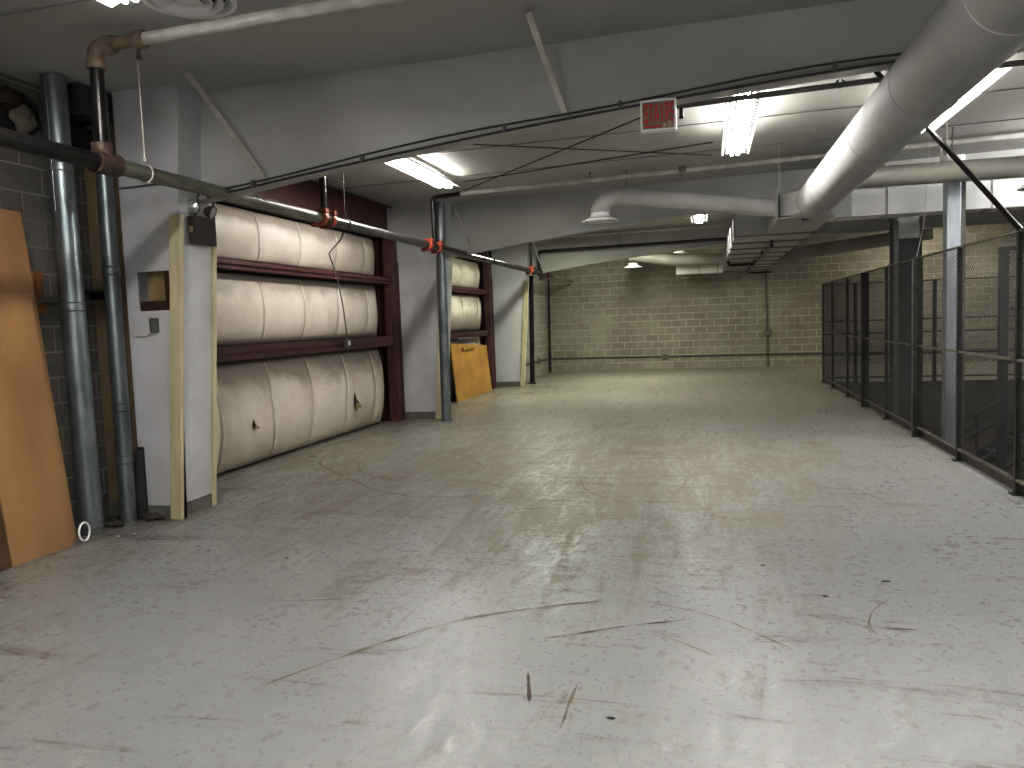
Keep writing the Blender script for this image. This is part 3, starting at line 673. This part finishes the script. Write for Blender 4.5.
for q in ((-1.4, -1.2, 3.0), (2.4, -1.6, 3.0)):
    bl = bpy.data.lights.new('added_point_fill', 'POINT'); bl.energy = 75; bl.shadow_soft_size = .3; bl.color = (1, .97, .93)  # fill added behind the camera to lift the nearest beam and ceiling
    bo = bpy.data.objects.new('added_point_fill', bl); COL.objects.link(bo); bo.location = q
pl = bpy.data.lights.new('added_point_fill', 'POINT'); pl.energy = 130; pl.shadow_soft_size = .12; po = bpy.data.objects.new('added_point_fill', pl); COL.objects.link(po); po.location = (5.3, 10.95, 3.5)  # unseen fill added between the ducts to brighten the square one
area((4.8, 15.5, -1.3), 1, 2, 14, (1, .86, .78))  # unseen warm fill added to make the stair pit glow

# ------------------------------------------------------------------ ducts
SX, SZ, SR = 1.375, 3.03, .228
t = thing('round_duct', 'large white round duct running overhead from top right to the plenum', 'duct', (SX, 5, SZ))
bm = B(); tube(bm, [(SX, -.8, SZ), (SX, 11.12, SZ)], SR, 40); obj('duct_body', bm, 'duct_white', t)
for y in (2.6, 4.1, 5.6, 7.1, 8.6, 10.1):
    bm = B(); lathe(bm, [(SR, -.010), (SR+.004, -.004), (SR+.004, .004), (SR, .010)], (SX, y, SZ), 40, Vector((0, 1, 0))); obj('joint_band', bm, 'duct_white', t)
PX0, PX1, PY0, PY1, PZ0, PZ1 = .94, 1.66, 11.45, 13.3, 2.85, 3.22
t = thing('plenum_box', 'white sheet metal plenum where the round and square ducts meet', 'duct', (1.3, 12, 2.85))
bm = B(); box(bm, (PX0, PY0, PZ0), (PX1, PY1, PZ1)); obj('casing', bm, 'duct_white', t, smooth=False, bevel=.006)
bm = B(); ring = []; n = 24
sq = []
for j in range(n):
    a = 2*math.pi*j/n + math.pi/n; c, s = math.cos(a), math.sin(a); k = 1/max(abs(c), abs(s))
    sq.append(bm.verts.new(((PX0+PX1)/2 + c*k*(PX1-PX0)/2, PY0, (PZ0+PZ1)/2 + s*k*(PZ1-PZ0)/2))); ring.append(bm.verts.new((SX+SR*c, 11.0, SZ+SR*s)))
for j in range(n): bm.faces.new((ring[j], ring[(j+1) % n], sq[(j+1) % n], sq[j]))
obj('transition', bm, 'duct_white', t)
bm = B(); prism(bm, [(PX0, 11.2), (PX1, 11.2), (PX1+.0, 11.45), (PX0, 11.45)], 'z', PZ0-.005, PZ0+.008); box(bm, (PX0-.01, 11.2, PZ0), (PX0+.002, 11.46, PZ1+.03)); obj('corner_flange', bm, 'duct_white', t, smooth=False)
bm = B(); box(bm, (1.25, 11.30, PZ0-.03), (1.36, 11.38, PZ0)); obj('damper_handle', bm, 'black_pipe', t, smooth=False)
bm = B(); tube(bm, [(PX0+.02, 11.25, PZ1), (PX0+.02, 11.25, zc(1))], .005, 6); obj('hanger', bm, 'white_pipe', t)
# trunk
t = thing('trunk_duct', 'wide flat grey trunk duct running from plenum to the far wall', 'duct', (1, 18, 2.85))
bm = B(); prism(bm, [(.46, 2.85), (1.64, 2.85), (1.64, 3.22), (.46, 3.22)], 'y', 13.31, 24.2); obj('casing', bm, 'duct_white', t, smooth=False)
for k in range(9):
    y = 13.31+1.3*k; bm = B()
    box(bm, (.435, y-.02, 2.825), (1.665, y+.02, 2.85)); box(bm, (.435, y-.02, 2.825), (.46, y+.02, 3.24)); box(bm, (1.64, y-.02, 2.825), (1.665, y+.02, 3.24)); obj('flange_joint', bm, 'duct_grey', t, smooth=False)
# branch round left with elbow and diffuser
def diffuser(t, c, r, m='fixture'):
    x, y, z = c
    bm = B(); lathe(bm, [(r*.5, .12), (r*.52, .07), (r*.97, .012), (r, 0), (r, -.010), (r*.90, -.010), (r*.86, .004), (r*.84, .03)], c, 36); obj('outer_cone', bm, m, t)
    for a, b in ((.74, .60), (.50, .38)):
        bm = B(); lathe(bm, [(r*b, .028), (r*(b+.02), .022), (r*a, -.008), (r*(a-.02), -.016), (r*b, .010)], c, 36); obj('ring_cone', bm, m, t)
    bm = B(); lathe(bm, [(.001, .01), (r*.22, .006), (r*.27, -.012), (r*.22, -.016), (.001, -.016)], c, 28); obj('centre_disc', bm, m, t)
    bm = B(); lathe(bm, [(r*.86, .034), (.001, .034)], c, 24); obj('throat', bm, 'dark', t)
t = thing('round_duct', 'white round duct branch with elbow and ceiling diffuser left of the plenum', 'duct', (0, 11.4, 3.1))
bm = B(); tube(bm, [(PX0+.02, 11.7, 3.055), (-1.12, 11.7, 3.36)], .125, 28); obj('duct_body', bm, 'duct_white', t)
bm = B(); pts = [(-1.10, 11.7, 3.355), (-1.28, 11.7, 3.37), (-1.42, 11.7, 3.31), (-1.49, 11.7, 3.19), (-1.49, 11.7, 3.10)]; tube(bm, pts, .130, 28); obj('elbow', bm, 'duct_white', t, smooth=True)
diffuser(t, (-1.49, 11.7, 3.03), .27)
bm = B(); tube(bm, [(-1.1, 11.7, 3.47), (-1.1, 11.7, zc(-1.1))], .008, 6); obj('hanger', bm, 'grey_cable', t)
t = thing('round_duct', 'yellow dusted round duct crossing in front of the square duct at right', 'duct', (2.8, 10.4, 3.2))
bm = B(); tube(bm, [(SX+.15, 10.4, 3.18), (3.52, 10.4, 3.175)], .122, 28); obj('duct_body', bm, 'duct_grey', t)
bm = B(); tube(bm, bend([(3.50, 10.4, 3.175), (3.78, 10.4, 3.175), (3.78, 10.4, 2.98)], .13, 6), .124, 24); obj('elbow', bm, 'duct_grey', t)
diffuser(t, (3.78, 10.4, 2.93), .27)
t = thing('square_duct', 'bright white rectangular duct extending right from the plenum', 'duct', (4, 11.6, 2.9))
bm = B(); box(bm, (PX1+.25, 11.55, 2.855), (8, 12.05, 3.20)); obj('casing', bm, 'duct_bright', t, smooth=False)
bm = B(); prism(bm, [(PX1, 11.75), (PX1+.25, 11.55), (PX1+.25, 12.05), (PX1, 12.05)], 'z', 2.855, 3.20); obj('offset_piece', bm, 'duct_bright', t, smooth=False)
for x in (2.35, 3.6, 4.9):
    bm = B(); box(bm, (x-.006, 11.545, 2.845), (x+.006, 12.055, 3.21)); obj('joint_band', bm, 'duct_grey', t, smooth=False)
bm = B(); box(bm, (1.7, 11.54, 2.84), (8, 11.56, 2.852)); obj('bottom_lip', bm, 'duct_grey', t, smooth=False)
for x in (2.35, 3.0): bm = B(); tube(bm, [(x, 11.56, 3.2), (x, 11.56, zc(x))], .011, 6); obj('hanger_rod', bm, 'white_pipe', t)
t = thing('square_duct', 'far white rectangular duct stub left of the trunk near the block wall', 'duct', (-.3, 23.4, 2.85))
bm = B(); box(bm, (-.84, 23.3, 2.80), (.46, 23.8, 3.17)); obj('casing', bm, 'duct_bright', t, smooth=False)
bm = B(); box(bm, (-.2, 23.29, 2.79), (-.185, 23.81, 3.18)); box(bm, (.3, 23.29, 2.79), (.315, 23.81, 3.18)); obj('joint_band', bm, 'duct_grey', t, smooth=False)
t = thing('round_duct', 'far grey round duct left of trunk, sloping up to a white diffuser', 'duct', (-.6, 22.3, 3.2))
bm = B(); tube(bm, [(.46, 22.6, 3.12), (-.9, 22.6, 3.16), (-1.9, 22.6, 3.33), (-2.1, 22.6, 3.33)], .155, 24); obj('duct_body', bm, 'duct_grey', t)
diffuser(t, (-2.0, 22.6, 3.02), .26)
t = thing('round_duct', 'far grey round duct rising right from the trunk above the mesh fence', 'duct', (3, 22.5, 3.1))
bm = B(); tube(bm, [(1.6, 22.4, 3.08), (5.6, 22.4, 3.50)], .17, 24); obj('duct_body', bm, 'duct_grey', t)
t = thing('ceiling_diffuser', 'round ceiling diffuser of nested rings at the top left', 'diffuser', (-2.72, 3.86, 3.47))
diffuser(t, (-2.72, 3.93, 3.42), .25)
bm = B(); lathe(bm, [(.12, 0), (.12, .25)], (-2.72, 3.93, 3.5), 24); obj('neck', bm, 'duct_grey', t)
t = thing('ceiling_diffuser', 'small white diffuser under the ceiling beyond the farthest beam', 'diffuser', (-.7, 21.5, 3.4))
diffuser(t, (-.62, 21.6, 3.28), .22); bm = B(); lathe(bm, [(.1, 0), (.1, .45)], (-.62, 21.6, 3.32), 20); obj('neck', bm, 'duct_grey', t)

# ------------------------------------------------------------------ the mesh fences
FX = 2.51; FY = [18.8, 17.45, 15.65, 13.98, 12.38, 10.66, 8.98, 7.38, 5.7]; FZ = 2.19
def lattice(bm, p0, du, L, z0, z1, pitch=.056, ph=.043, r=.0022):
    """expanded diamond mesh: crossing thin strands clipped to the panel"""
    du = Vector(du); H = z1-z0; k = ph/pitch
    p0 = Vector(p0)
    def strand(a, b):
        d = (b-a).normalized(); n = du.cross(Vector((0, 0, 1))).normalized(); s = d.cross(n)
        q = [p + o for p in (a, b) for o in (s*r, n*r*.8, -s*r, -n*r*.8)]
        v = [bm.verts.new(x) for x in q]
        for i in range(4): bm.faces.new((v[i], v[(i+1) % 4], v[4+(i+1) % 4], v[4+i]))
    n = int((L + H/k)/pitch)+1
    for i in range(n):
        for sgn in (1, -1):
            if sgn == 1:  # s = s0 + z/k
                s0 = -H/k + i*pitch; a, b = 0, H
                if s0 < 0: a = -s0*k
                if s0 + H/k > L: b = (L-s0)*k
                f = lambda z: s0+z/k
            else:
                s0 = i*pitch; a, b = 0, H
                if s0 > L: a = (s0-L)*k
                if s0 - H/k < 0: b = s0*k
                f = lambda z: s0-z/k
            if b-a > .01:
                strand(p0+du*f(a)+Vector((0, 0, z0+a)), p0+du*f(b)+Vector((0, 0, z0+b)))
t = thing('mesh_fence', 'long dark steel mesh fence along the stair opening on the right', 'fence', (FX, 13, 0))
for i, y in enumerate(FY):
    w = .055 if i in (3, 5) else .022; dpt = .04 if i in (3, 5) else .022
    bm = B(); box(bm, (FX-w, y-dpt, 0), (FX+w, y+dpt, FZ+.01)); o = obj('post', bm, 'fence', t, smooth=False, bevel=.003)
    if i in (3, 5): bm = B(); box(bm, (FX-.068, y-.045, 0), (FX-w, y-.025, FZ)); obj('angle_strip', bm, 'fence_rail' if i == 5 else 'fence', o, smooth=False)
    else: bm = B(); box(bm, (FX-.05, y-.05, 0), (FX+.05, y+.05, .012)); obj('foot', bm, 'fence', o, smooth=False)
for z, m in ((FZ+.01, 'fence_rail'), (1.135, 'fence_rail'), (.125, 'fence_rail')):
    bm = B(); box(bm, (FX-.018, FY[-1], z-.011), (FX+.012, FY[0], z+.011)); obj('rail', bm, m, t, smooth=False)
for a, b in zip(FY[1:], FY):
    bm = B(); lattice(bm, (FX-.004, a, 0), (0, 1, 0), b-a, .14, FZ-.01); obj('mesh_panel', bm, 'mesh', t, smooth=False, fixn=False)
RY = 18.8
t = thing('mesh_fence', 'dark rear mesh fence across the far end of the stair opening', 'fence', (6, RY, 0))
for x in (3.18, 4.77, 6.40, 8.0, 9.6):
    bm = B(); box(bm, (x-.035, RY-.03, 0), (x+.035, RY+.03, 2.2)); o = obj('post', bm, 'fence', t, smooth=False)
for z in (2.18, 1.36, 1.08, .62, .11): bm = B(); box(bm, (FX+.02, RY-.015, z-.016), (10.9, RY+.015, z+.016)); obj('rail', bm, 'fence', t, smooth=False)
for a, b in ((FX+.02, 3.18), (3.18, 4.77), (4.77, 6.4), (6.4, 8.0)):
    bm = B(); lattice(bm, (a, RY, 0), (1, 0, 0), b-a, .12, 2.16, .07, .045, .0025); obj('mesh_panel', bm, 'mesh', t, smooth=False, fixn=False)
# guard near stair head
t = thing('stair_guard', 'black steel guard frame with thick post behind the fence at far right', 'guard', (3.1, 9.6, 0))
bm = B(); box(bm, (3.07, 9.56, -2.2), (3.15, 9.64, 2.22)); obj('post', bm, 'stair', t, smooth=False)
bm = B(); box(bm, (4.9, 9.56, -.2), (4.98, 9.64, 2.22)); obj('post', bm, 'stair', t, smooth=False)
for z, h in ((2.2, .02), (1.55, .015), (1.0, .035), (.45, .015)): bm = B(); box(bm, (3.15, 9.58, z-h), (6.6, 9.62, z+h)); obj('rail', bm, 'stair', t, smooth=False)
bm = B(); lattice(bm, (3.15, 9.6, 0), (1, 0, 0), 1.75, .45, 2.2, .05, .035, .002); obj('mesh_panel', bm, 'mesh', t, smooth=False, fixn=False)
# stair
t = thing('steel_stair', 'black steel stair flight descending behind the mesh fence', 'stair', (3.6, 11, -1))
SA = math.tan(math.radians(33)); ys0, ys1 = 10.1, 11.9; xt = 4.15
def sz(x): return (x-xt)*SA
x0 = xt-3.0/SA*1.0 if False else 2.66
for y in (ys0, ys1):
    bm = B(); prism(bm, [(x0, sz(x0)-.02), (xt, .22-.2), (xt, -.28), (x0, sz(x0)-.30)], 'y', y-.02, y+.02); obj('stringer', bm, 'stair', t, smooth=False)
n = 6
for k in range(n):
    xa = xt - .26*(k+1); z = -.17*(k+1)*1.0
    bm = B(); box(bm, (xa, ys0+.02, z-.03), (xa+.28, ys1-.02, z)); o = obj('tread', bm, 'stair', t, smooth=False)
    bm = B(); box(bm, (xa-.012, ys0+.02, z-.035), (xa+.01, ys1-.02, z+.004)); obj('nosing', bm, 'nosing', o, smooth=False)
bm = B(); box(bm, (xt, 9.7, -.25), (HX1, 12.1, -.0)); obj('landing', bm, 'stair', t, smooth=False)
for y in (ys0, ys1):
    for off, r in ((.52, .022), (.27, .038)):
        bm = B(); tube(bm, [(x0, y, sz(x0)+off), (xt-.1, y, sz(xt-.1)+off), (xt+.5, y, sz(xt)+off)], r, 10); obj('handrail', bm, 'stair', t)
    for x in (2.9, 3.55, 4.3): bm = B(); tube(bm, [(x, y, sz(min(x, xt))-.05), (x, y, sz(min(x, xt))+.52)], .024, 8); obj('baluster', bm, 'stair', t)
# columns by the opening
t = thing('galvanised_column', 'bright galvanised column with white cap standing behind the mesh fence', 'column', (3.0, 11, 0))
cx, cy = 2.985, 11.0
bm = B(); box(bm, (cx-.085, cy-.10, -3.2), (cx+.075, cy+.1, 3.36)); obj('front_face', bm, 'galv_light', t, smooth=False, bevel=.015)
bm = B(); box(bm, (cx+.075, cy-.075, -3.2), (cx+.13, cy+.1, 3.36)); obj('side_channel', bm, 'plate_grey', t, smooth=False)
bm = B(); lathe(bm, [(.001, .09), (.135, .09), (.135, 0), (.001, 0)], (cx, cy, 3.36), 24); obj('cap', bm, 'fixture', t)
bm = B(); tube(bm, [(cx, cy, 3.45), (cx-.01, cy, 3.55), (cx, cy, zc(cx))], .006, 6); obj('tie_wire', bm, 'cable', t)
t = thing('frame_column', 'wide charcoal column with sooty white top behind the mesh fence', 'column', (2.95, 13.2, 0))
bm = B(); box(bm, (2.79, 13.0, -3.2), (3.10, 13.02, 2.64)); obj('web', bm, 'dark_col', t, smooth=False)
bm = B(); box(bm, (2.79, 13.0, 2.64), (3.10, 13.02, 3.33)); obj('upper_web', bm, 'sooty', t, smooth=False)
bm = B(); box(bm, (2.70, 12.94, -3.2), (2.79, 13.1, 2.9)); obj('side_flange', bm, 'plate_grey', t, smooth=False)
bm = B(); box(bm, (3.10, 12.98, -3.2), (3.12, 13.3, 3.33)); obj('rear_flange', bm, 'dark_col', t, smooth=False)
t = thing('slim_post', 'slim dark pipe with splayed wires on top beside the charcoal column', 'pipe', (2.67, 12.85, 0))
bm = B(); tube(bm, [(2.665, 12.8, -3.0), (2.665, 12.8, 2.88)], .028, 12); obj('pipe_body', bm, 'cable', t)
for dx in (-.07, .05): bm = B(); tube(bm, [(2.665, 12.8, 2.86), (2.665+dx*.5, 12.8, 2.94), (2.665+dx, 12.8, 3.02)], .009, 6); obj('loose_wire', bm, 'cable', t)
cable([(2.51, 7.38, 2.21), (1.42, 7.6, 3.70)], .022, 'black_pipe', 'black diagonal brace pipe from fence post top up toward ceiling', 'brace_pipe', 'pipe', rad=0)
cable([(2.72, 10.2, 3.3), (2.70, 10.2, 3.72)], .012, 'white_pipe', 'thin white hanger rod above round duct in front of galvanised column', 'hanger_rod', 'rod', 'white hanger rods', rad=0)
cable([(2.80, 11.3, zc(2.8)), (2.74, 11.3, 2.7), (2.62, 11.3, 2.1), (2.66, 11.3, 1.6)], .004, 'white_pipe', 'thin loose wire hanging left of the galvanised column', 'wire', 'wire', rad=.1)

# ------------------------------------------------------------------ the stairs sign
sx0, sx1, sz0, sz1, sy = -.445, -.19, 2.945, 3.165, 5.93
t = thing('exit_sign', 'white boxed sign with red lettering reading STAIRS hanging from nearest beam', 'sign', (-.32, 6.0, 2.95))
bm = B(); th = .014
box(bm, (sx0, sy, sz0), (sx1, sy+.07, sz0+th)); box(bm, (sx0, sy, sz1-th), (sx1, sy+.07, sz1)); box(bm, (sx0, sy, sz0+th), (sx0+th, sy+.07, sz1-th)); box(bm, (sx1-th, sy, sz0+th), (sx1, sy+.07, sz1-th)); box(bm, (sx0+th, sy+.05, sz0+th), (sx1-th, sy+.07, sz1-th))
obj('housing', bm, 'fixture', t, smooth=False)
bm = B(); box(bm, (sx0+th, sy+.008, sz0+th), (sx1-th, sy+.016, sz1-th)); obj('face_panel', bm, 'sign_face', t, smooth=False)
GL = {'S': [(0,.86,1,1),(0,.5,.3,.86),(0,.43,1,.57),(.7,.14,1,.43),(0,0,1,.14),(.7,.74,1,.86),(0,.14,.3,.26)],
      'T': [(0,.86,1,1),(.35,0,.65,.86)], 'A': [(0,0,.3,.55),(.1,.55,.4,.82),(.26,.82,.74,1),(.6,.55,.9,.82),(.7,0,1,.55),(.3,.24,.7,.38)],
      'I': [(.3,0,.7,1)], 'R': [(0,0,.3,1),(.3,.87,.85,1),(.7,.6,1,.93),(.3,.46,.85,.6),(.5,.22,.8,.46),(.7,0,1,.22)]}
lw, lh, gap = .0315, .135, .0065; lx = sx0+.024; lz = sz1-.163
for ch in 'STAIRS':
    bm = B()
    for (a, b, c, d) in GL[ch]:
        dd = .003 if not (ch == 'x') else 0
        box(bm, (lx+a*lw, sy+.004, lz+b*lh), (lx+c*lw, sy+.008, lz+d*lh))
    obj('letter_'+ch.lower(), bm, 'red_letter', t, smooth=False); lx += lw+gap
bm = B(); box(bm, (sx0+.028, sy+.004, sz0+.024), (sx0+.145, sy+.008, sz0+.040)); obj('underline', bm, 'red_letter', t, smooth=False)
for poly in ([(.60, .04), (.70, .03), (.76, .13), (.64, .17)], [(.78, .02), (.86, .03), (.88, .20), (.76, .24)], [(.88, .04), (.98, .02), (.99, .5), (.93, .3)]):
    bm = B(); vs = [bm.verts.new((sx0+a*(sx1-sx0), sy+.0035, sz0+.014+b*(sz1-sz0))) for a, b in poly]; bm.faces.new(vs); obj('broken_chip', bm, 'sign_chip', t, smooth=False)
bm = B(); box(bm, (-.375, 6.075, 3.155), (-.25, 6.085, 3.275)); obj('bracket_plate', bm, 'beam_white', t, smooth=False, bevel=.01)
bm = B(); box(bm, (-.37, 6.0, 3.03), (-.27, 6.09, 3.14)); obj('mount_arm', bm, 'fixture', t, smooth=False)

# ------------------------------------------------------------------ items on the nearest column
fz = lambda z: face_x(z)
t = thing('emergency_light', 'dark brown emergency light box with two round lamp heads on nearest column', 'emergency light', (fz(2.5), 6.4, 2.5))
bx = fz(2.61)+.004
bm = B(); box(bx and bm, (bx, 6.00, 2.375), (bx+.065, 6.30, 2.61)); obj('battery_box', bm, 'brown_box', t, smooth=False, bevel=.006)
bm = B(); box(bm, (bx+.004, 5.994, 2.38), (bx+.061, 6.0, 2.605)); obj('end_panel', bm, 'brown_side', t, smooth=False)
bm = B(); box(bm, (bx+.012, 5.990, 2.47), (bx+.045, 5.994, 2.52)); obj('label_patch', bm, 'label_tan', t, smooth=False)
for (c, ax, m2) in (((bx+.035, 6.03, 2.685), Vector((.25, -1, -.1)), 0), ((bx+.09, 6.22, 2.655), Vector((.85, .15, -.35)), 1)):
    bm = B(); ax = ax.normalized(); lathe(bm, [(.001, -.075), (.03, -.068), (.05, -.04), (.058, .0), (.060, .01)], c, 24, ax); h = obj('lamp_head', bm, 'lamp_shell', t)
    bm = B(); lathe(bm, [(.001, .022), (.03, .018), (.054, .008), (.058, .0)], c, 24, ax); obj('lens', bm, 'lens', h)
    bm = B(); tube(bm, [(c[0], c[1]+.02, 2.60), (c[0], c[1]+.02, c[2]-.04)], .012, 8); obj('stem', bm, 'brown_box', h)
t = thing('switch_box', 'small dark switch box with thin conduit below the square hole', 'switch', (-4.6, 5.86, 1.68))
bm = B(); box(bm, (-4.635, 5.84, 1.625), (-4.565, 5.88, 1.745)); obj('cover', bm, 'plate_grey', t, smooth=False, bevel=.004)
bm = B(); tube(bm, bend([(-4.80, 5.865, 1.60), (-4.66, 5.865, 1.60), (-4.62, 5.865, 1.66)], .04), .008, 8); obj('conduit', bm, 'white_pipe', t)

# ------------------------------------------------------------------ leaning boards and clutter on the left
def leaning(y0, y1, xb, xt_, h, m, lab, th=.018, name='leaning_board'):
    bm = B(); prism(bm, [(xb, 0.0), (xb+th, 0.0), (xt_+th, h), (xt_, h)], 'y', y0, y1); return tag(obj(name, bm, m, smooth=False, bevel=.002), lab, 'board', 'brown boards leaning on the left wall')
leaning(4.46, 5.02, -4.82, -5.03, 1.95, 'cardboard', 'large brown fibreboard leaning in front on the left wall')
leaning(4.40, 5.17, -4.93, -5.21, 2.60, 'cardboard', 'taller brown fibreboard leaning behind the front one')
leaning(3.75, 4.44, -4.81, -5.03, 1.93, 'cardboard_d', 'dark edged brown board at the far left edge of the picture')
bm = B(); box(bm, (-5.25, 5.20, 1.80), (-5.16, 5.30, 2.14)); tag(obj('wood_block', bm, 'wood', smooth=False, bevel=.003), 'orange wood block behind the leaning boards by the wide pipe', 'wood')
cable([(-5.16, 5.12, 1.74), (-5.14, 5.18, 1.90), (-5.12, 5.5, 1.93)], .022, 'plate_grey', 'bent grey conduit elbow behind the widest galvanised pipe', 'conduit', 'conduit', rad=.05)
cable([(-5.242, 5.02, 3.655), (-5.242, 5.02, 2.3)], .008, 'white_pipe', 'thin vertical conduit above the leaning boards', 'conduit', 'conduit', rad=0)
bm = B(); box(bm, (-5.25, 5.70, 1.98), (-5.02, 5.90, 2.0)); box(bm, (-5.25, 5.88, 1.93), (-5.02, 5.90, 2.0)); tag(obj('shelf_bracket', bm, 'dark', smooth=False), 'small dark bracket between the two galvanised pipes', 'bracket')
bm = B(); box(bm, (-4.845, 5.80, 0), (-4.80, 5.865, .60)); box(bm, (-4.86, 5.855, 0), (-4.80, 5.868, .63)); tag(obj('metal_angle', bm, 'dark_col', smooth=False), 'dark steel angle standing between narrower pipe and white column', 'steel angle')
# torn insulation at the ceiling
t = thing('torn_insulation', 'dark torn insulation and crumpled paper at ceiling above the leaning boards', 'insulation', (-5.2, 5.1, 3.5))
bm = B()
pts = [(a+.12, b) for a, b in [(4.86, 3.36), (4.93, 3.50), (5.05, 3.57), (5.2, 3.55), (5.33, 3.49), (5.36, 3.3), (5.2, 3.2), (5.0, 3.18), (4.9, 3.25)]]
prism(bm, pts, 'x', -5.26, -5.23); obj('dark_hole', bm, 'dark', t, smooth=False)
bm = B(); bmesh.ops.create_icosphere(bm, subdivisions=3, radius=.10, matrix=Matrix.Translation((-5.18, 5.25, 3.33)) @ Matrix.Diagonal((.6, 1, 1.1, 1)))
for v in bm.verts: v.co += Vector((noise.noise(v.co*14), noise.noise(v.co*14+Vector((5, 0, 0))), noise.noise(v.co*14+Vector((0, 9, 0)))))*.035
obj('crumpled_paper', bm, 'paper', t)
bm = B(); bmesh.ops.create_icosphere(bm, subdivisions=3, radius=.09, matrix=Matrix.Translation((-5.18, 5.14, 3.45)) @ Matrix.Diagonal((.5, 1.2, .8, 1)))
for v in bm.verts: v.co += Vector((noise.noise(v.co*16), noise.noise(v.co*16+Vector((5, 0, 0))), noise.noise(v.co*16+Vector((0, 9, 0)))))*.04
obj('crumpled_paper', bm, 'dark_wood', t)
bm = B(); box(bm, (-5.25, 5.55, 3.42), (-4.90, 5.9, 3.66)); tag(obj('metal_stub', bm, 'dark_col', smooth=False), 'dark grey sheet metal stub at ceiling between the galvanised pipes', 'duct')
bm = B(); box(bm, (-5.25, 5.72, 3.22), (-5.04, 5.9, 3.36)); box(bm, (-5.18, 5.705, 3.24), (-5.06, 5.72, 3.34)); tag(obj('black_box', bm, 'dark', smooth=False, bevel=.01), 'small black box on wall below the dark metal stub', 'box')
# ring and debris on floor
bm = B(); pts = [(-4.80+.0*math.cos(a), 5.13+.055*math.cos(a), .075+.072*math.sin(a)) for a in [i*2*math.pi/20 for i in range(21)]]
tube(bm, pts, .009, 8, cap=False); tag(obj('white_ring', bm, 'fixture'), 'white ring standing at the foot of the widest galvanised pipe', 'ring')
def lump(c, s, m, lab, seed, cat='debris', name='rag'):
    bm = B(); bmesh.ops.create_icosphere(bm, subdivisions=3, radius=1, matrix=Matrix.Translation(c) @ Matrix.Diagonal((*s, 1)))
    for v in bm.verts:
        q = v.co*16+Vector((seed, 0, 0)); v.co += Vector((noise.noise(q), noise.noise(q+Vector((5, 0, 0))), noise.noise(q+Vector((0, 9, 0)))))*.035
        if v.co.z < .002: v.co.z = .002
    tag(obj(name, bm, m), lab, cat)
lump((-4.70, 5.80, .025), (.10, .05, .035), 'rag', 'brown rag bundle on the floor against the nearest white column', 1)
lump((-4.90, 5.56, .012), (.10, .05, .018), 'rag', 'dark dirt heap on floor between the galvanised pipes', 4, name='dirt_heap')
lump((-5.10, 5.78, .012), (.08, .09, .02), 'rag', 'dark dirt heap behind the narrower galvanised pipe', 9, name='dirt_heap')
chips = [(-4.62, 5.28, .020, 'white paint flake near the widest galvanised pipe', 'fixture'), (-4.53, 5.36, .016, 'small white paint flake farthest from the boards by the pipe', 'fixture'),
         (-4.86, 9.0, .05, 'black scrap on the floor below the torn lowest insulation', 'dark'), (-.05, 2.86, .0, '', ''),
         (.32, 5.15, .018, 'tiny black chip in the middle right of the floor', 'dark'), (.62, 4.62, .014, 'tiny black chip on floor right of the long scrapes', 'dark'),
         (-3.6, 5.0, .016, 'tiny black chip on floor in front of nearest white column', 'dark'), (1.0, 4.93, .02, 'black chip on the floor toward the fence', 'dark'), (-2.9, 4.9, .016, 'tiny brown chip on the left floor', 'rag'), (-.40, 3.05, .014, 'tiny black chip low in the middle foreground', 'dark')]
for i, (x, y, s, lab, m) in enumerate(chips):
    if not lab: continue
    bm = B(); n = 6; h = .004
    pl = [(x+s*math.cos(a)*(1+.3*math.sin(i*3+a*2)), y+s*.6*math.sin(a)) for a in [k*2*math.pi/n for k in range(n)]]
    prism(bm, pl, 'z', .001, .001+h); tag(obj('floor_chip', bm, m, smooth=False), lab, 'debris', 'small chips of debris on the floor')

# ------------------------------------------------------------------ world and camera
w = bpy.data.worlds.new('dim'); w.use_nodes = True; scn.world = w
w.node_tree.nodes['Background'].inputs[0].default_value = (.5, .52, .55, 1); w.node_tree.nodes['Background'].inputs[1].default_value = .05
cam = bpy.data.cameras.new('camera'); co = bpy.data.objects.new('camera', cam); COL.objects.link(co)
F, YAW, PITCH, ROLL = 789.73, -.24408, -.07781, -.03604
cy, sy_, cp, sp = math.cos(YAW), math.sin(YAW), math.cos(PITCH), math.sin(PITCH)
f = Vector((sy_*cp, cy*cp, sp)); r = Vector((cy, -sy_, 0)); u = r.cross(f)
cr, sr = math.cos(ROLL), math.sin(ROLL); R_, U_ = r*cr+u*sr, -r*sr+u*cr
mw = Matrix((( R_.x, U_.x, -f.x, 0), (R_.y, U_.y, -f.y, 0), (R_.z, U_.z, -f.z, CAM_H), (0, 0, 0, 1)))
co.matrix_world = mw; cam.sensor_width = 36; cam.lens = F/1024*36; cam.clip_start = .05
scn.camera = co
scn.view_settings.view_transform = 'Standard'; scn.view_settings.exposure = 0.74
scn.view_settings.use_curve_mapping = True
cm = scn.view_settings.curve_mapping; cv = cm.curves[3]
cv.points.new(.10, .065); cv.points.new(.45, .47); cv.points.new(.75, .80); cm.update()
